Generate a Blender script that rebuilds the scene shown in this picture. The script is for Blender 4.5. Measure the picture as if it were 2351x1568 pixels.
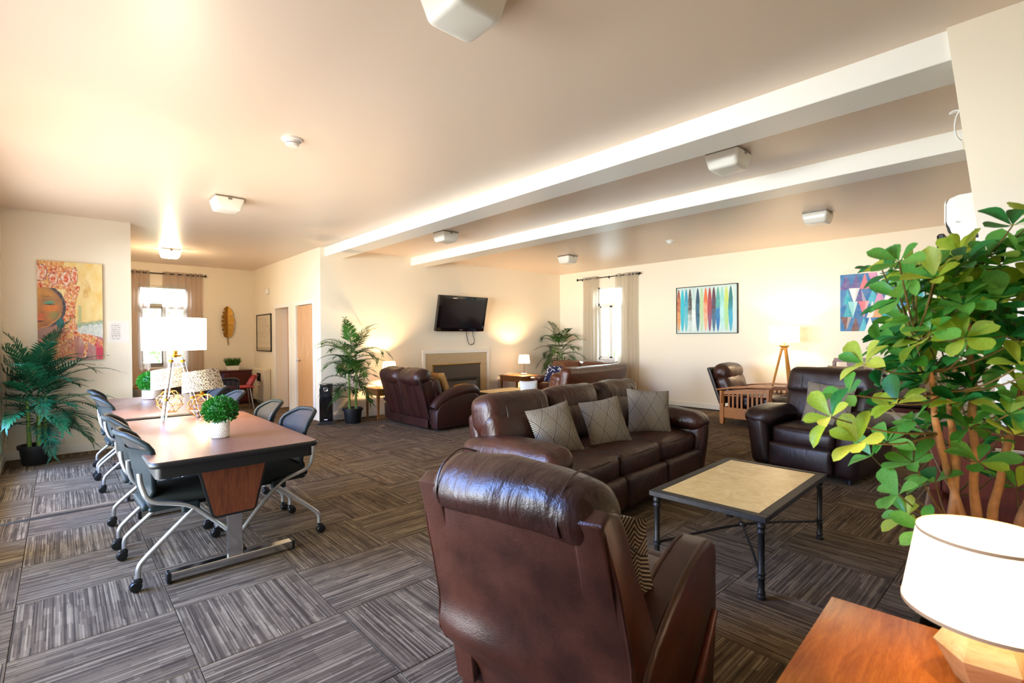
import bpy, bmesh, math, random
from mathutils import Vector, Matrix, noise as mnoise
R = math.radians
scene = bpy.context.scene
for _o in list(bpy.data.objects):
    bpy.data.objects.remove(_o)
COL = scene.collection
random.seed(7)

# ------------------------------------------------------------------ camera
def make_camera():
    yaw, pitch, roll = R(47.612), R(-0.505), R(0.354)
    fw = Vector((-math.sin(yaw)*math.cos(pitch), math.cos(yaw)*math.cos(pitch), math.sin(pitch)))
    r = Vector((math.cos(yaw), math.sin(yaw), 0)); d = -r.cross(fw)
    c, s = math.cos(roll), math.sin(roll)
    right = c*r + s*d; up = -(-s*r + c*d)
    m = Matrix((right, up, -fw)).transposed().to_4x4(); m.translation = (0, 0, 1.4)
    cd = bpy.data.cameras.new('camera'); o = bpy.data.objects.new('camera', cd); COL.objects.link(o)
    o.matrix_world = m
    cd.sensor_width = 36; cd.lens = 36*1139.9/2351; cd.clip_start = .02; cd.clip_end = 200
    cd.dof.use_dof = True; cd.dof.focus_distance = 4.2; cd.dof.aperture_fstop = 3.2
    scene.camera = o
make_camera()

# ------------------------------------------------------------------ world, daylight, exposure
w = bpy.data.worlds.new('world'); scene.world = w; w.use_nodes = True
wn = w.node_tree.nodes; bg = wn['Background']
bg.inputs[0].default_value = (.80, .92, 1.0, 1); bg.inputs[1].default_value = 3.0

def area(name, loc, size, rot, power, col, spread=180):
    l = bpy.data.lights.new(name, 'AREA'); l.shape = 'RECTANGLE'; l.size, l.size_y = size
    l.energy = power; l.color = col; l.spread = R(spread)
    o = bpy.data.objects.new(name, l); COL.objects.link(o); o.location = loc; o.rotation_euler = rot
    return o
# daylight through the window band in the south wall behind the camera:
# light bounced up from the sunlit terrace outside, and cool sky light falling in
area('terrace_bounce_light', (-3.3, -3.2, -.18), (10.5, 4.6), (R(180), 0, 0), 310, (1.0, .95, .86))
area('far_room_fill_light', (-4.0, -9.5, 1.3), (15, 3.2), (R(93), 0, 0), 2950, (.95, 1.0, .98))  # added unseen fill from outside, brightens the far walls and beam faces
area('sky_light', (-6.3, -4.6, 4.4), (5, 4), (R(52), 0, 0), 1700, (.16, .36, 1.0))
area('nook_sky_light', (-14.2, 1.6, 3.6), (3, 2), (R(52), 0, R(-90)), 600, (.78, .88, 1.0))
area('back_sky_light', (-6.8, 11.2, 3.6), (3, 2), (R(52), 0, R(180)), 700, (.86, .95, 1.0))
vs = scene.view_settings
vs.view_transform = 'Standard'; vs.look = 'None'; vs.gamma = 1; vs.exposure = 0.66; vs.use_curve_mapping = False
scene.cycles.use_denoising = True
scene.cycles.max_bounces = 10; scene.cycles.diffuse_bounces = 5; scene.cycles.transparent_max_bounces = 12
scene.cycles.caustics_reflective = False; scene.cycles.caustics_refractive = False
scene.cycles.sample_clamp_indirect = 6

# ------------------------------------------------------------------ helpers
def lin(h):
    h = h.lstrip('#'); v = [int(h[i:i+2], 16)/255 for i in (0, 2, 4)]
    return tuple(x/12.92 if x <= .04045 else ((x+.055)/1.055)**2.4 for x in v) + (1,)

class NT:
    def __init__(s, name):
        s.m = bpy.data.materials.new(name); s.m.use_nodes = True
        s.t = s.m.node_tree; s.p = s.t.nodes['Principled BSDF']; s.out = s.t.nodes['Material Output']
    def n(s, typ, **kw):
        nd = s.t.nodes.new(typ)
        for k, v in kw.items():
            if k.startswith('i_'):
                key = k[2:]; key = int(key) if key.isdigit() else key
                s.set(nd.inputs[key], v)
            else: setattr(nd, k, v)
        return nd
    def set(s, sock, v):
        if isinstance(v, bpy.types.NodeSocket): s.t.links.new(v, sock)
        elif isinstance(v, bpy.types.Node): s.t.links.new(v.outputs[0], sock)
        else: sock.default_value = v
    def P(s, key, v): s.set(s.p.inputs[key], v)
    def math(s, op, a, b=0.0, c=0.0):
        nd = s.n('ShaderNodeMath', operation=op)
        s.set(nd.inputs[0], a); s.set(nd.inputs[1], b); s.set(nd.inputs[2], c)
        return nd.outputs[0]
    def coord(s, which='Object'): return s.n('ShaderNodeTexCoord').outputs[which]
    def mapping(s, vec, scale=(1,1,1), rot=(0,0,0), loc=(0,0,0)):
        nd = s.n('ShaderNodeMapping'); s.set(nd.inputs['Vector'], vec)
        nd.inputs['Scale'].default_value = scale; nd.inputs['Rotation'].default_value = rot; nd.inputs['Location'].default_value = loc
        return nd.outputs[0]
    def sep(s, v):
        nd = s.n('ShaderNodeSeparateXYZ'); s.set(nd.inputs[0], v); return nd.outputs
    def comb(s, x, y, z):
        nd = s.n('ShaderNodeCombineXYZ'); s.set(nd.inputs[0], x); s.set(nd.inputs[1], y); s.set(nd.inputs[2], z); return nd.outputs[0]
    def noise(s, vec, scale, detail=3, rough=.5, dist=0):
        nd = s.n('ShaderNodeTexNoise'); s.set(nd.inputs['Vector'], vec)
        nd.inputs['Scale'].default_value = scale; nd.inputs['Detail'].default_value = detail
        nd.inputs['Roughness'].default_value = rough; nd.inputs['Distortion'].default_value = dist
        return nd.outputs['Fac']
    def ramp(s, fac, stops, interp='LINEAR'):
        nd = s.n('ShaderNodeValToRGB'); s.set(nd.inputs[0], fac); cr = nd.color_ramp; cr.interpolation = interp
        while len(cr.elements) < len(stops): cr.elements.new(.5)
        for e, (p, c) in zip(cr.elements, stops): e.position = p; e.color = c
        return nd.outputs[0]
    def mix(s, fac, a, b, typ='MIX'):
        nd = s.n('ShaderNodeMix', data_type='RGBA', blend_type=typ)
        s.set(nd.inputs[0], fac); s.set(nd.inputs[6], a); s.set(nd.inputs[7], b); return nd.outputs[2]
    def bump(s, h, strength=.3, dist=.01):
        nd = s.n('ShaderNodeBump'); nd.inputs['Strength'].default_value = strength; nd.inputs['Distance'].default_value = dist
        s.set(nd.inputs['Height'], h); s.P('Normal', nd.outputs[0]); return nd

def simple(name, col, rough=.5, metal=0, spec=.5, var=0, vscale=8, bump=0, bscale=60, stretch=(1,1,1)):
    t = NT(name); t.P('Roughness', rough); t.P('Metallic', metal); t.P('Specular IOR Level', spec)
    c = lin(col) if isinstance(col, str) else col
    if var or bump: co = t.mapping(t.coord(), stretch)
    if var:
        f = t.noise(co, vscale, 4, .6)
        d = tuple(x*(1-var) for x in c[:3]) + (1,); l = tuple(min(1, x*(1+var)) for x in c[:3]) + (1,)
        t.P('Base Color', t.ramp(f, [(.3, d), (.7, l)]))
    else: t.P('Base Color', c)
    if bump: t.bump(t.noise(co, bscale, 3), bump, .004)
    return t.m

def wood(name, dark, light, scale=6, rough=.35, axis='X', fine=1):
    t = NT(name); st = {'X': (1, 9, 9), 'Y': (9, 1, 9), 'Z': (9, 9, 1)}[axis]
    co = t.mapping(t.coord(), st)
    a = t.noise(co, scale, 5, .65, 1.2); b = t.noise(co, scale*9, 3, .6)
    f = t.math('ADD', t.math('MULTIPLY', a, .72), t.math('MULTIPLY', b, .28*fine))
    t.P('Base Color', t.ramp(f, [(.32, lin(dark)), (.66, lin(light))])); t.P('Roughness', rough)
    t.bump(b, .06, .002); return t.m

def leather(name, dark, light, rough=.34, wr=.5):
    t = NT(name); co = t.coord()
    a = t.noise(co, 5, 5, .6); t.P('Base Color', t.ramp(a, [(.3, lin(dark)), (.72, lin(light))]))
    v = t.n('ShaderNodeTexVoronoi'); t.set(v.inputs['Vector'], co); v.inputs['Scale'].default_value = 260
    w1 = t.noise(t.mapping(co, (1, 1, .55)), 9, 4, .55, 1.4)
    w2 = t.noise(t.mapping(co, (2.6, .6, .6)), 11, 3, .5, .6)
    h = t.math('ADD', t.math('MULTIPLY', w1, .8*wr), t.math('ADD', t.math('MULTIPLY', w2, .5*wr), t.math('MULTIPLY', v.outputs['Distance'], .045)))
    t.P('Roughness', t.math('ADD', t.math('MULTIPLY', a, .22), rough-.1)); t.P('Specular IOR Level', .55)
    t.bump(h, .55, .02); return t.m

def emissive(name, col, strength, base=(1, 1, 1, 1)):
    t = NT(name); t.P('Base Color', base); t.P('Emission Color', lin(col)); t.P('Emission Strength', strength); t.P('Roughness', .8)
    return t.m

def shade_mat(name, col, strength, trans=.5):
    # a lit fabric lampshade: lets lamp light through and glows
    t = NT(name); nt = t.t
    co = t.coord(); weave = t.noise(t.mapping(co, (1, 1, 3)), 140, 2)
    d = t.n('ShaderNodeBsdfDiffuse'); d.inputs[0].default_value = lin(col)
    tr = t.n('ShaderNodeBsdfTranslucent'); tr.inputs[0].default_value = lin(col)
    mx = t.n('ShaderNodeMixShader'); mx.inputs[0].default_value = trans
    nt.links.new(d.outputs[0], mx.inputs[1]); nt.links.new(tr.outputs[0], mx.inputs[2])
    em = t.n('ShaderNodeEmission'); em.inputs[0].default_value = lin(col)
    t.set(em.inputs[1], t.math('MULTIPLY', t.math('ADD', t.math('MULTIPLY', weave, .25), .88), strength))
    ad = t.n('ShaderNodeAddShader'); nt.links.new(mx.outputs[0], ad.inputs[0]); nt.links.new(em.outputs[0], ad.inputs[1])
    nt.links.new(ad.outputs[0], t.out.inputs[0]); return t.m

def clear(name, col=(1, 1, 1, 1), rough=.02, alpha=.12, ior=1.45):
    # thin clear sheet: mostly see-through with a glossy surface
    t = NT(name); nt = t.t
    tb = t.n('ShaderNodeBsdfTransparent'); tb.inputs[0].default_value = col
    gl = t.n('ShaderNodeBsdfGlossy'); gl.inputs['Roughness'].default_value = rough
    fr = t.n('ShaderNodeFresnel'); fr.inputs[0].default_value = ior
    mx = t.n('ShaderNodeMixShader'); t.set(mx.inputs[0], t.math('ADD', fr.outputs[0], alpha*.3))
    nt.links.new(tb.outputs[0], mx.inputs[1]); nt.links.new(gl.outputs[0], mx.inputs[2])
    nt.links.new(mx.outputs[0], t.out.inputs[0]); return t.m

class B:
    """collects shapes into one bmesh"""
    def __init__(s): s.b = bmesh.new(); s.M = Matrix.Identity(4)
    def v(s, p): return s.b.verts.new(s.M @ Vector(p))
    def f(s, vs):
        try: return s.b.faces.new(vs)
        except ValueError: return None
    def box(s, x0, x1, y0, y1, z0, z1, bev=0, seg=2):
        vs = [s.v((x, y, z)) for x in (x0, x1) for y in (y0, y1) for z in (z0, z1)]
        fs = [s.f([vs[i] for i in q]) for q in ((0,1,3,2),(4,6,7,5),(0,4,5,1),(2,3,7,6),(0,2,6,4),(1,5,7,3))]
        if bev:
            es = list({e for f in fs for e in f.edges})
            bmesh.ops.bevel(s.b, geom=es, offset=bev, segments=seg, profile=.6, affect='EDGES')
        return s
    def prism(s, pts, axis, a0, a1, bev=0, seg=2, cap=True):
        def mk(p, a):
            return {'X': (a, p[0], p[1]), 'Y': (p[0], a, p[1]), 'Z': (p[0], p[1], a)}[axis]
        A = [s.v(mk(p, a0)) for p in pts]; Bv = [s.v(mk(p, a1)) for p in pts]; n = len(pts)
        fs = [s.f([A[i], A[(i+1) % n], Bv[(i+1) % n], Bv[i]]) for i in range(n)]
        if cap: fs += [s.f(A[::-1]), s.f(Bv)]
        if bev:
            es = list({e for f in fs[-2:] for e in f.edges})
            bmesh.ops.bevel(s.b, geom=es, offset=bev, segments=seg, profile=.6, affect='EDGES')
        return s
    def lathe(s, prof, seg=24, c=(0, 0, 0), closed=False, axis='Z'):
        rings = []
        for r, z in prof:
            ring = []
            for k in range(seg):
                a = 2*math.pi*k/seg; x, y = r*math.cos(a), r*math.sin(a)
                p = {'Z': (x, y, z), 'X': (z, x, y), 'Y': (x, z, y)}[axis]
                ring.append(s.v((c[0]+p[0], c[1]+p[1], c[2]+p[2])))
            rings.append(ring)
        for A, Bv in zip(rings, rings[1:]):
            for k in range(seg): s.f([A[k], A[(k+1) % seg], Bv[(k+1) % seg], Bv[k]])
        if not closed:
            if prof[0][0] > 1e-5: s.f(rings[0][::-1])
            if prof[-1][0] > 1e-5: s.f(rings[-1])
        return s
    def open_lathe(s, prof, seg=32, c=(0, 0, 0)): return s.lathe(prof, seg, c, closed=True)
    def tube(s, pts, r, seg=8, cap=True, smooth=0):
        pts = [Vector(p) for p in pts]
        rr = list(r) if isinstance(r, (list, tuple)) else [r]*len(pts)
        if smooth:
            P, Q = [], []
            for i in range(len(pts)-1):
                p0 = pts[max(i-1, 0)]; p1 = pts[i]; p2 = pts[i+1]; p3 = pts[min(i+2, len(pts)-1)]
                for k in range(smooth):
                    t = k/smooth
                    P.append(.5*((2*p1)+(-p0+p2)*t+(2*p0-5*p1+4*p2-p3)*t*t+(-p0+3*p1-3*p2+p3)*t**3)); Q.append(rr[i]*(1-t)+rr[i+1]*t)
            P.append(pts[-1]); Q.append(rr[-1]); pts, rr = P, Q
        rings = []; up = None
        for i, p in enumerate(pts):
            d = (pts[min(i+1, len(pts)-1)]-pts[max(i-1, 0)])
            d = d.normalized() if d.length > 1e-9 else Vector((0, 0, 1))
            if up is None: up = Vector((0, 0, 1)) if abs(d.z) < .9 else Vector((1, 0, 0))
            x = d.cross(up); x = x.normalized() if x.length > 1e-6 else Vector((1, 0, 0)); y = x.cross(d).normalized(); up = y
            rings.append([s.v(p+rr[i]*(math.cos(2*math.pi*k/seg)*x+math.sin(2*math.pi*k/seg)*y)) for k in range(seg)])
        for A, Bv in zip(rings, rings[1:]):
            for k in range(seg): s.f([A[k], A[(k+1) % seg], Bv[(k+1) % seg], Bv[k]])
        if cap: s.f(rings[0][::-1]); s.f(rings[-1])
        return s
    def rbox(s, c, size, r=.04, puff=(0, 0, 0), n=6, wr=0, wf=6, taper=None, seed=0):
        h = [size[i]/2 for i in range(3)]; r = min(r, min(h)*.98)
        def prm(H):
            a = [-H, -H+r*.18, -H+r*.45, -H+r*.75]; m = [-(H-r)+2*(H-r)*k/n for k in range(n+1)]
            return a+m+[-x for x in a[::-1]]
        pr = [prm(x) for x in h]; D = {}
        def vert(q):
            key = tuple(round(x, 5) for x in q)
            if key in D: return D[key]
            inn = Vector([max(-(h[i]-r), min(h[i]-r, q[i])) for i in range(3)]); d = Vector(q)-inn
            p = inn+d.normalized()*r if d.length > 1e-9 else inn
            u = [p[i]/h[i] for i in range(3)]
            o = Vector((puff[0]*u[0]*(1-u[1]**2)*(1-u[2]**2), puff[1]*u[1]*(1-u[0]**2)*(1-u[2]**2), puff[2]*u[2]*(1-u[0]**2)*(1-u[1]**2)))
            if wr:
                nv = mnoise.noise_vector(Vector((p.x*wf+seed, p.y*wf, p.z*wf)))
                o += nv*wr
            p = p+o
            if taper: p = Vector(taper(p, u))
            D[key] = s.v(Vector(c)+p); return D[key]
        for ax in range(3):
            b_, c_ = (ax+1) % 3, (ax+2) % 3
            for sg in (-1, 1):
                for i in range(len(pr[b_])-1):
                    for j in range(len(pr[c_])-1):
                        q = []
                        for (di, dj) in ((0, 0), (1, 0), (1, 1), (0, 1)):
                            x = [0, 0, 0]; x[ax] = sg*h[ax]; x[b_] = pr[b_][i+di]; x[c_] = pr[c_][j+dj]; q.append(vert(x))
                        if len(set(q)) == 4: s.f(q if sg > 0 else q[::-1])
        return s
    def grid(s, fn, nu, nv, flip=False):
        V = [[s.v(fn(i/nu, j/nv)) for j in range(nv+1)] for i in range(nu+1)]
        for i in range(nu):
            for j in range(nv):
                q = [V[i][j], V[i+1][j], V[i+1][j+1], V[i][j+1]]; s.f(q[::-1] if flip else q)
        return V

MATS = {}
def mat(n): return MATS[n]
def obj(name, b, m, parent=None, smooth=38, loc=None, rot=None):
    me = bpy.data.meshes.new(name)
    bmesh.ops.recalc_face_normals(b.b, faces=b.b.faces[:]) if not getattr(b, 'keep', False) else None
    b.b.to_mesh(me); b.b.free()
    for mm in (m if isinstance(m, (list, tuple)) else [m]):
        me.materials.append(MATS[mm] if isinstance(mm, str) else mm)
    if smooth:
        me.polygons.foreach_set('use_smooth', [True]*len(me.polygons)); me.set_sharp_from_angle(angle=R(smooth))
    o = bpy.data.objects.new(name, me); COL.objects.link(o)
    if parent: o.parent = parent
    if loc: o.location = loc
    if rot: o.rotation_euler = rot
    return o
def tag(o, label, cat, group=None):
    o['label'] = label; o['category'] = cat
    if group: o['group'] = group
    return o
def thing(name, label, cat, loc=(0, 0, 0), rz=0, group=None, rot=None):
    o = bpy.data.objects.new(name, None); COL.objects.link(o); o.empty_display_size = .1
    o.location = loc; o.rotation_euler = rot if rot else (0, 0, R(rz)); return tag(o, label, cat, group)
def struct(name, b, m, parent=None, smooth=30):
    o = obj(name, b, m, parent, smooth)
    if not parent: o['kind'] = 'structure'
    return o
def copy_tree(o, parent=None):
    c = o.copy(); COL.objects.link(c); c.parent = parent
    for ch in list(o.children): copy_tree(ch, c)
    return c
def point(name, loc, power, col=(1, .72, .42), r=.04, parent=None):
    l = bpy.data.lights.new(name, 'POINT'); l.energy = power; l.color = col; l.shadow_soft_size = r
    o = bpy.data.objects.new(name, l); COL.objects.link(o); o.location = loc
    if parent: o.parent = parent
    return o
# ------------------------------------------------------------------ materials
def carpet():
    t = NT('carpet'); co = t.coord(); x, y, z = t.sep(co)
    rnd = t.n('ShaderNodeObjectInfo').outputs['Random']
    off = t.math('MULTIPLY', rnd, 50.0)
    row = t.math('FLOOR', t.math('MULTIPLY', y, 165))
    wn0 = t.n('ShaderNodeTexWhiteNoise', noise_dimensions='2D'); t.set(wn0.inputs['Vector'], t.comb(row, off, 0))
    colm = t.math('FLOOR', t.math('ADD', t.math('MULTIPLY', x, 4.2), t.math('MULTIPLY', wn0.outputs['Value'], 9)))
    wn1 = t.n('ShaderNodeTexWhiteNoise', noise_dimensions='3D'); t.set(wn1.inputs['Vector'], t.comb(row, colm, off))
    row2 = t.math('FLOOR', t.math('MULTIPLY', y, 30))
    colm2 = t.math('FLOOR', t.math('MULTIPLY', x, 11))
    wn2 = t.n('ShaderNodeTexWhiteNoise', noise_dimensions='3D'); t.set(wn2.inputs['Vector'], t.comb(row2, colm2, off))
    big = t.noise(co, 3, 2)
    v = t.math('ADD', t.math('MULTIPLY', wn1.outputs['Value'], .40), t.math('ADD', t.math('MULTIPLY', wn0.outputs['Value'], .46), t.math('MULTIPLY', wn2.outputs['Value'], .16)))
    v = t.math('ADD', v, t.math('MULTIPLY', t.math('SUBTRACT', big, .5), .25))
    t.P('Base Color', t.ramp(v, [(.2, lin('#3e3225')), (.52, lin('#5d4d3b')), (.92, lin('#8c795f'))]))
    t.P('Roughness', .95); t.P('Specular IOR Level', .15)
    fine = t.noise(co, 420, 2)
    t.bump(t.math('ADD', t.math('MULTIPLY', wn1.outputs['Value'], .5), fine), .5, .003)
    return t.m
MATS['carpet'] = carpet()

def paint(name, col, rough, spec=.5, rip=0):
    t = NT(name); co = t.coord(); t.P('Base Color', lin(col)); t.P('Roughness', rough); t.P('Specular IOR Level', spec)
    h = t.noise(co, 55, 2)
    if rip: h = t.math('ADD', h, t.math('MULTIPLY', t.noise(co, 1.1, 2), rip))
    t.bump(h, .05, .004); return t.m
MATS['wall'] = paint('wall_paint', '#f1e7d3', .55)
MATS['ceiling'] = paint('ceiling_paint', '#eedac6', .36, .55, 10)
MATS['beam'] = paint('beam_paint', '#f4f2ec', .35)
MATS['trim'] = paint('trim_paint', '#f0eadf', .32)
MATS['white'] = simple('white_plastic', '#ece9e2', .35)
MATS['white_gloss'] = simple('white_gloss', '#f1f0ec', .18)
MATS['ivory'] = simple('ivory_metal', '#d9cdb4', .45)
MATS['frost'] = simple('frosted_glass', '#e9e6dc', .25)
MATS['lit_frost'] = emissive('lit_frosted_glass', '#ffe6bd', 9)
MATS['metal_grey'] = simple('grey_metal', '#9a958c', .4, .8)
MATS['steel'] = simple('brushed_steel', '#b9b9b8', .32, 1.0, var=.08, vscale=40)
MATS['chrome'] = simple('chrome', '#c8cacc', .14, 1.0)
MATS['silver'] = simple('silver_paint', '#b7b9bb', .3, .75)
MATS['black'] = simple('black_plastic', '#101113', .38, bump=.1, bscale=300)
MATS['black_gloss'] = simple('black_gloss', '#07080b', .06, 0, .8)
MATS['screen'] = simple('dark_screen', '#15121a', .12, 0, .6)
MATS['seat_cloth'] = simple('black_seat_cloth', '#0c1414', .85, bump=.5, bscale=500, var=.3, vscale=200)
MATS['shell'] = simple('grey_shell_plastic', '#1b2528', .45, 0, .2)
MATS['iron'] = simple('dark_iron', '#2c2926', .5, .6, var=.25, vscale=30, bump=.25, bscale=120)
MATS['gold'] = simple('gold_wire', '#c9a25a', .25, 1.0)
MATS['brass'] = simple('brass', '#b98b32', .22, 1.0)
MATS['leaf_gold'] = simple('gold_leaf_metal', '#a5772f', .42, .85, var=.3, vscale=25, bump=.4, bscale=30)
MATS['stone'] = simple('granite_surround', '#bfa883', .35, var=.22, vscale=90)
MATS['insert'] = simple('grey_insert_metal', '#544a41', .5, .3, var=.1, vscale=200)
MATS['insert_dark'] = simple('dark_insert_metal', '#2f2a25', .45, .4)
MATS['marble_top'] = None
def marble():
    t = NT('beige_marble'); co = t.coord()
    a = t.noise(co, 9, 5, .6, 1.5); b = t.noise(co, 34, 4, .7, 2.5)
    c = t.ramp(a, [(.3, lin('#d2a853')), (.7, lin('#e8c982'))])
    t.P('Base Color', t.mix(t.ramp(b, [(.60, (0, 0, 0, 1)), (.72, (.55, .55, .55, 1))]), c, lin('#bf9a5c'))); t.P('Roughness', .3); return t.m
MATS['marble_top'] = marble()
MATS['white_marble'] = simple('white_marble', '#e8e2da', .3, var=.1, vscale=20)
MATS['laminate'] = wood('walnut_laminate', '#684433', '#84594a', 7, .33, 'X')
MATS['veneer'] = wood('dark_walnut_veneer', '#3d1c10', '#6e3a22', 5, .35, 'Z')
MATS['cherry'] = wood('dark_cherry', '#3a0d0b', '#5a1a14', 4, .3, 'Z', .5)
MATS['oak'] = wood('oak', '#8f4f14', '#c27a2e', 5, .35, 'X')
MATS['oak_v'] = wood('oak_upright', '#8f4f14', '#c27a2e', 5, .35, 'Z')
MATS['door_wood'] = wood('birch_door', '#bf8450', '#d9a870', 3, .32, 'Z')
MATS['end_wood'] = wood('brown_table_wood', '#6b3d1c', '#9c6433', 5, .33, 'X')
MATS['orange_wood'] = wood('orange_cherry_wood', '#94480f', '#c87526', 4, .24, 'Y')
MATS['red_wood'] = wood('red_mahogany', '#431a0f', '#6b2f1c', 5, .35, 'Z')
MATS['blond_wood'] = wood('blond_wood', '#b98a50', '#dcb67c', 4, .4, 'X')
MATS['bamboo_wood'] = wood('bamboo_lamp_wood', '#a86a22', '#cf9645', 5, .35, 'Z')
MATS['leather'] = leather('brown_leather', '#26110a', '#442014', .35, .85)
MATS['leather_red'] = leather('red_brown_leather', '#220e0a', '#3c1711', .42, .35)
MATS['leather_dark'] = leather('dark_leather', '#170a08', '#2b130f', .40, .3)
MATS['leather_tan'] = leather('tan_brown_leather', '#3c1b0d', '#5f311b', .3)
MATS['leather_smooth'] = leather('smooth_brown_leather', '#2e140b', '#4f2616', .34, .2)
MATS['shade_hot'] = shade_mat('white_lampshade', '#fff0d6', 1.9)
MATS['shade_warm'] = shade_mat('warm_lampshade', '#ffe2b0', 2.6)
MATS['shade_fg'] = shade_mat('cream_lampshade', '#ffe9cc', 2.2)
MATS['shade_trim'] = simple('shade_trim', '#cfa878', .8)
MATS['acrylic'] = clear('acrylic', (.96, .97, 1, 1), .03, .35, 1.5)
MATS['pane'] = clear('window_pane', (.97, 1, 1, 1), .01, .05, 1.2)
MATS['pot_black'] = simple('black_pot', '#0f1011', .5)
MATS['pot_white'] = simple('white_ceramic', '#f0ece4', .35)
MATS['cane'] = simple('palm_cane', '#5f7a2c', .5, var=.35, vscale=14, stretch=(1, 1, 5))
MATS['soil'] = simple('dark_soil', '#1b130c', .95, bump=.8, bscale=60)
MATS['bark'] = simple('pale_bark', '#b98756', .75, var=.35, vscale=16, bump=.7, bscale=45)
MATS['twig'] = simple('twig', '#6f5a2c', .7, var=.3, vscale=30)
def foliage(name, dark, light, rough=.4, trans=.25, spec=.4):
    t = NT(name); rnd = t.n('ShaderNodeObjectInfo').outputs['Random']
    co = t.coord(); f = t.math('ADD', t.math('MULTIPLY', t.noise(co, 18, 3), .6), t.math('MULTIPLY', rnd, .45))
    c = t.ramp(f, [(.25, lin(dark)), (.8, lin(light))]); t.P('Base Color', c); t.P('Roughness', rough); t.P('Specular IOR Level', spec)
    tr = t.n('ShaderNodeBsdfTranslucent'); t.set(tr.inputs[0], c)
    mx = t.n('ShaderNodeMixShader'); mx.inputs[0].default_value = trans
    t.t.links.new(t.p.outputs[0], mx.inputs[1]); t.t.links.new(tr.outputs[0], mx.inputs[2]); t.t.links.new(mx.outputs[0], t.out.inputs[0])
    return t.m
MATS['palm_teal'] = foliage('deep_palm_green', '#08301f', '#1c6a45')
MATS['palm'] = foliage('palm_green', '#153a16', '#4a7a2a')
MATS['palm_far'] = foliage('far_palm_green', '#16341a', '#4a6f2e')
MATS['ficus_dark'] = foliage('ficus_dark_green', '#1a6a2e', '#449a4a', .34)
MATS['ficus_mid'] = foliage('ficus_mid_green', '#4aa03c', '#8ccb5c', .36, .45)
MATS['ficus_lime'] = foliage('ficus_lime_green', '#a8cc3a', '#e4ee6a', .4, .5)
MATS['boxwood'] = foliage('boxwood_green', '#0d5a12', '#3d9a2a', .45, .2)
MATS['grass'] = foliage('grass_green', '#1f4f14', '#57912d', .5, .3)
MATS['shrub'] = foliage('garden_shrub_green', '#3f6a34', '#8fb26a', .6, .5)
MATS['mesh_grey'] = None
def mesh_cloth(name, col, alpha):
    t = NT(name); t.P('Base Color', lin(col)); t.P('Roughness', .7)
    co = t.coord(); n1 = t.noise(t.mapping(co, (1, 1, 1)), 900, 1)
    t.P('Alpha', t.math('ADD', alpha, t.math('MULTIPLY', n1, .12))); return t.m
MATS['mesh_grey'] = mesh_cloth('grey_mesh_cloth', '#24211f', .80)
MATS['mesh_black'] = mesh_cloth('black_mesh_cloth', '#14161a', .8)
def sheer(name, col, trans, alpha):
    t = NT(name); nt = t.t
    d = t.n('ShaderNodeBsdfDiffuse'); d.inputs[0].default_value = lin(col)
    tr = t.n('ShaderNodeBsdfTranslucent'); tr.inputs[0].default_value = lin(col)
    m1 = t.n('ShaderNodeMixShader'); m1.inputs[0].default_value = trans
    nt.links.new(d.outputs[0], m1.inputs[1]); nt.links.new(tr.outputs[0], m1.inputs[2])
    tb = t.n('ShaderNodeBsdfTransparent')
    m2 = t.n('ShaderNodeMixShader'); m2.inputs[0].default_value = alpha
    nt.links.new(tb.outputs[0], m2.inputs[1]); nt.links.new(m1.outputs[0], m2.inputs[2]); nt.links.new(m2.outputs[0], t.out.inputs[0]); return t.m
MATS['sheer_taupe'] = sheer('sheer_taupe_cloth', '#d8c5b8', .65, .70)
MATS['sheer_grey'] = sheer('sheer_grey_cloth', '#e0d8ca', .65, .76)
def chevron(name, light, dark, w=.15, h=.125, lines=7):
    t = NT(name); x, y, z = t.sep(t.coord())
    a0 = t.math('DIVIDE', x, w); b0 = t.math('DIVIDE', z, h)
    row = t.math('FLOOR', b0); b = t.math('SUBTRACT', b0, row)
    sh = t.math('MULTIPLY', t.math('MODULO', t.math('ABSOLUTE', row), 2.0), .5)
    a = t.math('MULTIPLY', t.math('ABSOLUTE', t.math('SUBTRACT', t.math('FRACT', t.math('ADD', t.math('ADD', a0, 20.0), sh)), .5)), 2.0)
    d1 = t.math('SUBTRACT', t.math('SUBTRACT', 1.0, a), b)
    d2 = t.math('ADD', t.math('SUBTRACT', a, b), 1.0)
    d = t.math('ADD', t.math('MULTIPLY', t.math('GREATER_THAN', d1, 0.0), d1), t.math('MULTIPLY', t.math('LESS_THAN', d1, 0.0), d2))
    fr = t.math('FRACT', t.math('MULTIPLY', d, lines))
    st = t.math('GREATER_THAN', fr, .58)
    nz = t.noise(t.coord(), 300, 2)
    c = t.mix(st, lin(dark), lin(light)); t.P('Base Color', t.mix(t.math('MULTIPLY', nz, .2), c, lin('#6a6156'))); t.P('Roughness', .9)
    t.bump(t.math('ADD', st, nz), .4, .002); return t.m
MATS['chev'] = chevron('geometric_cushion_cloth', '#c2b59e', '#211d1a')
MATS['chev2'] = chevron('geometric_tan_cushion_cloth', '#a08d74', '#5f5142', .1, .09, 4)
MATS['cream_cloth'] = simple('cream_cloth', '#cfc3a2', .9, bump=.3, bscale=300)
MATS['tan_cloth'] = simple('tan_cloth', '#b58a52', .9, var=.2, vscale=60)
MATS['white_cloth'] = simple('white_cloth', '#d8dcda', .9)
MATS['teal_cloth'] = simple('teal_plush', '#0d3f52', .9, bump=.9, bscale=80)
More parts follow.
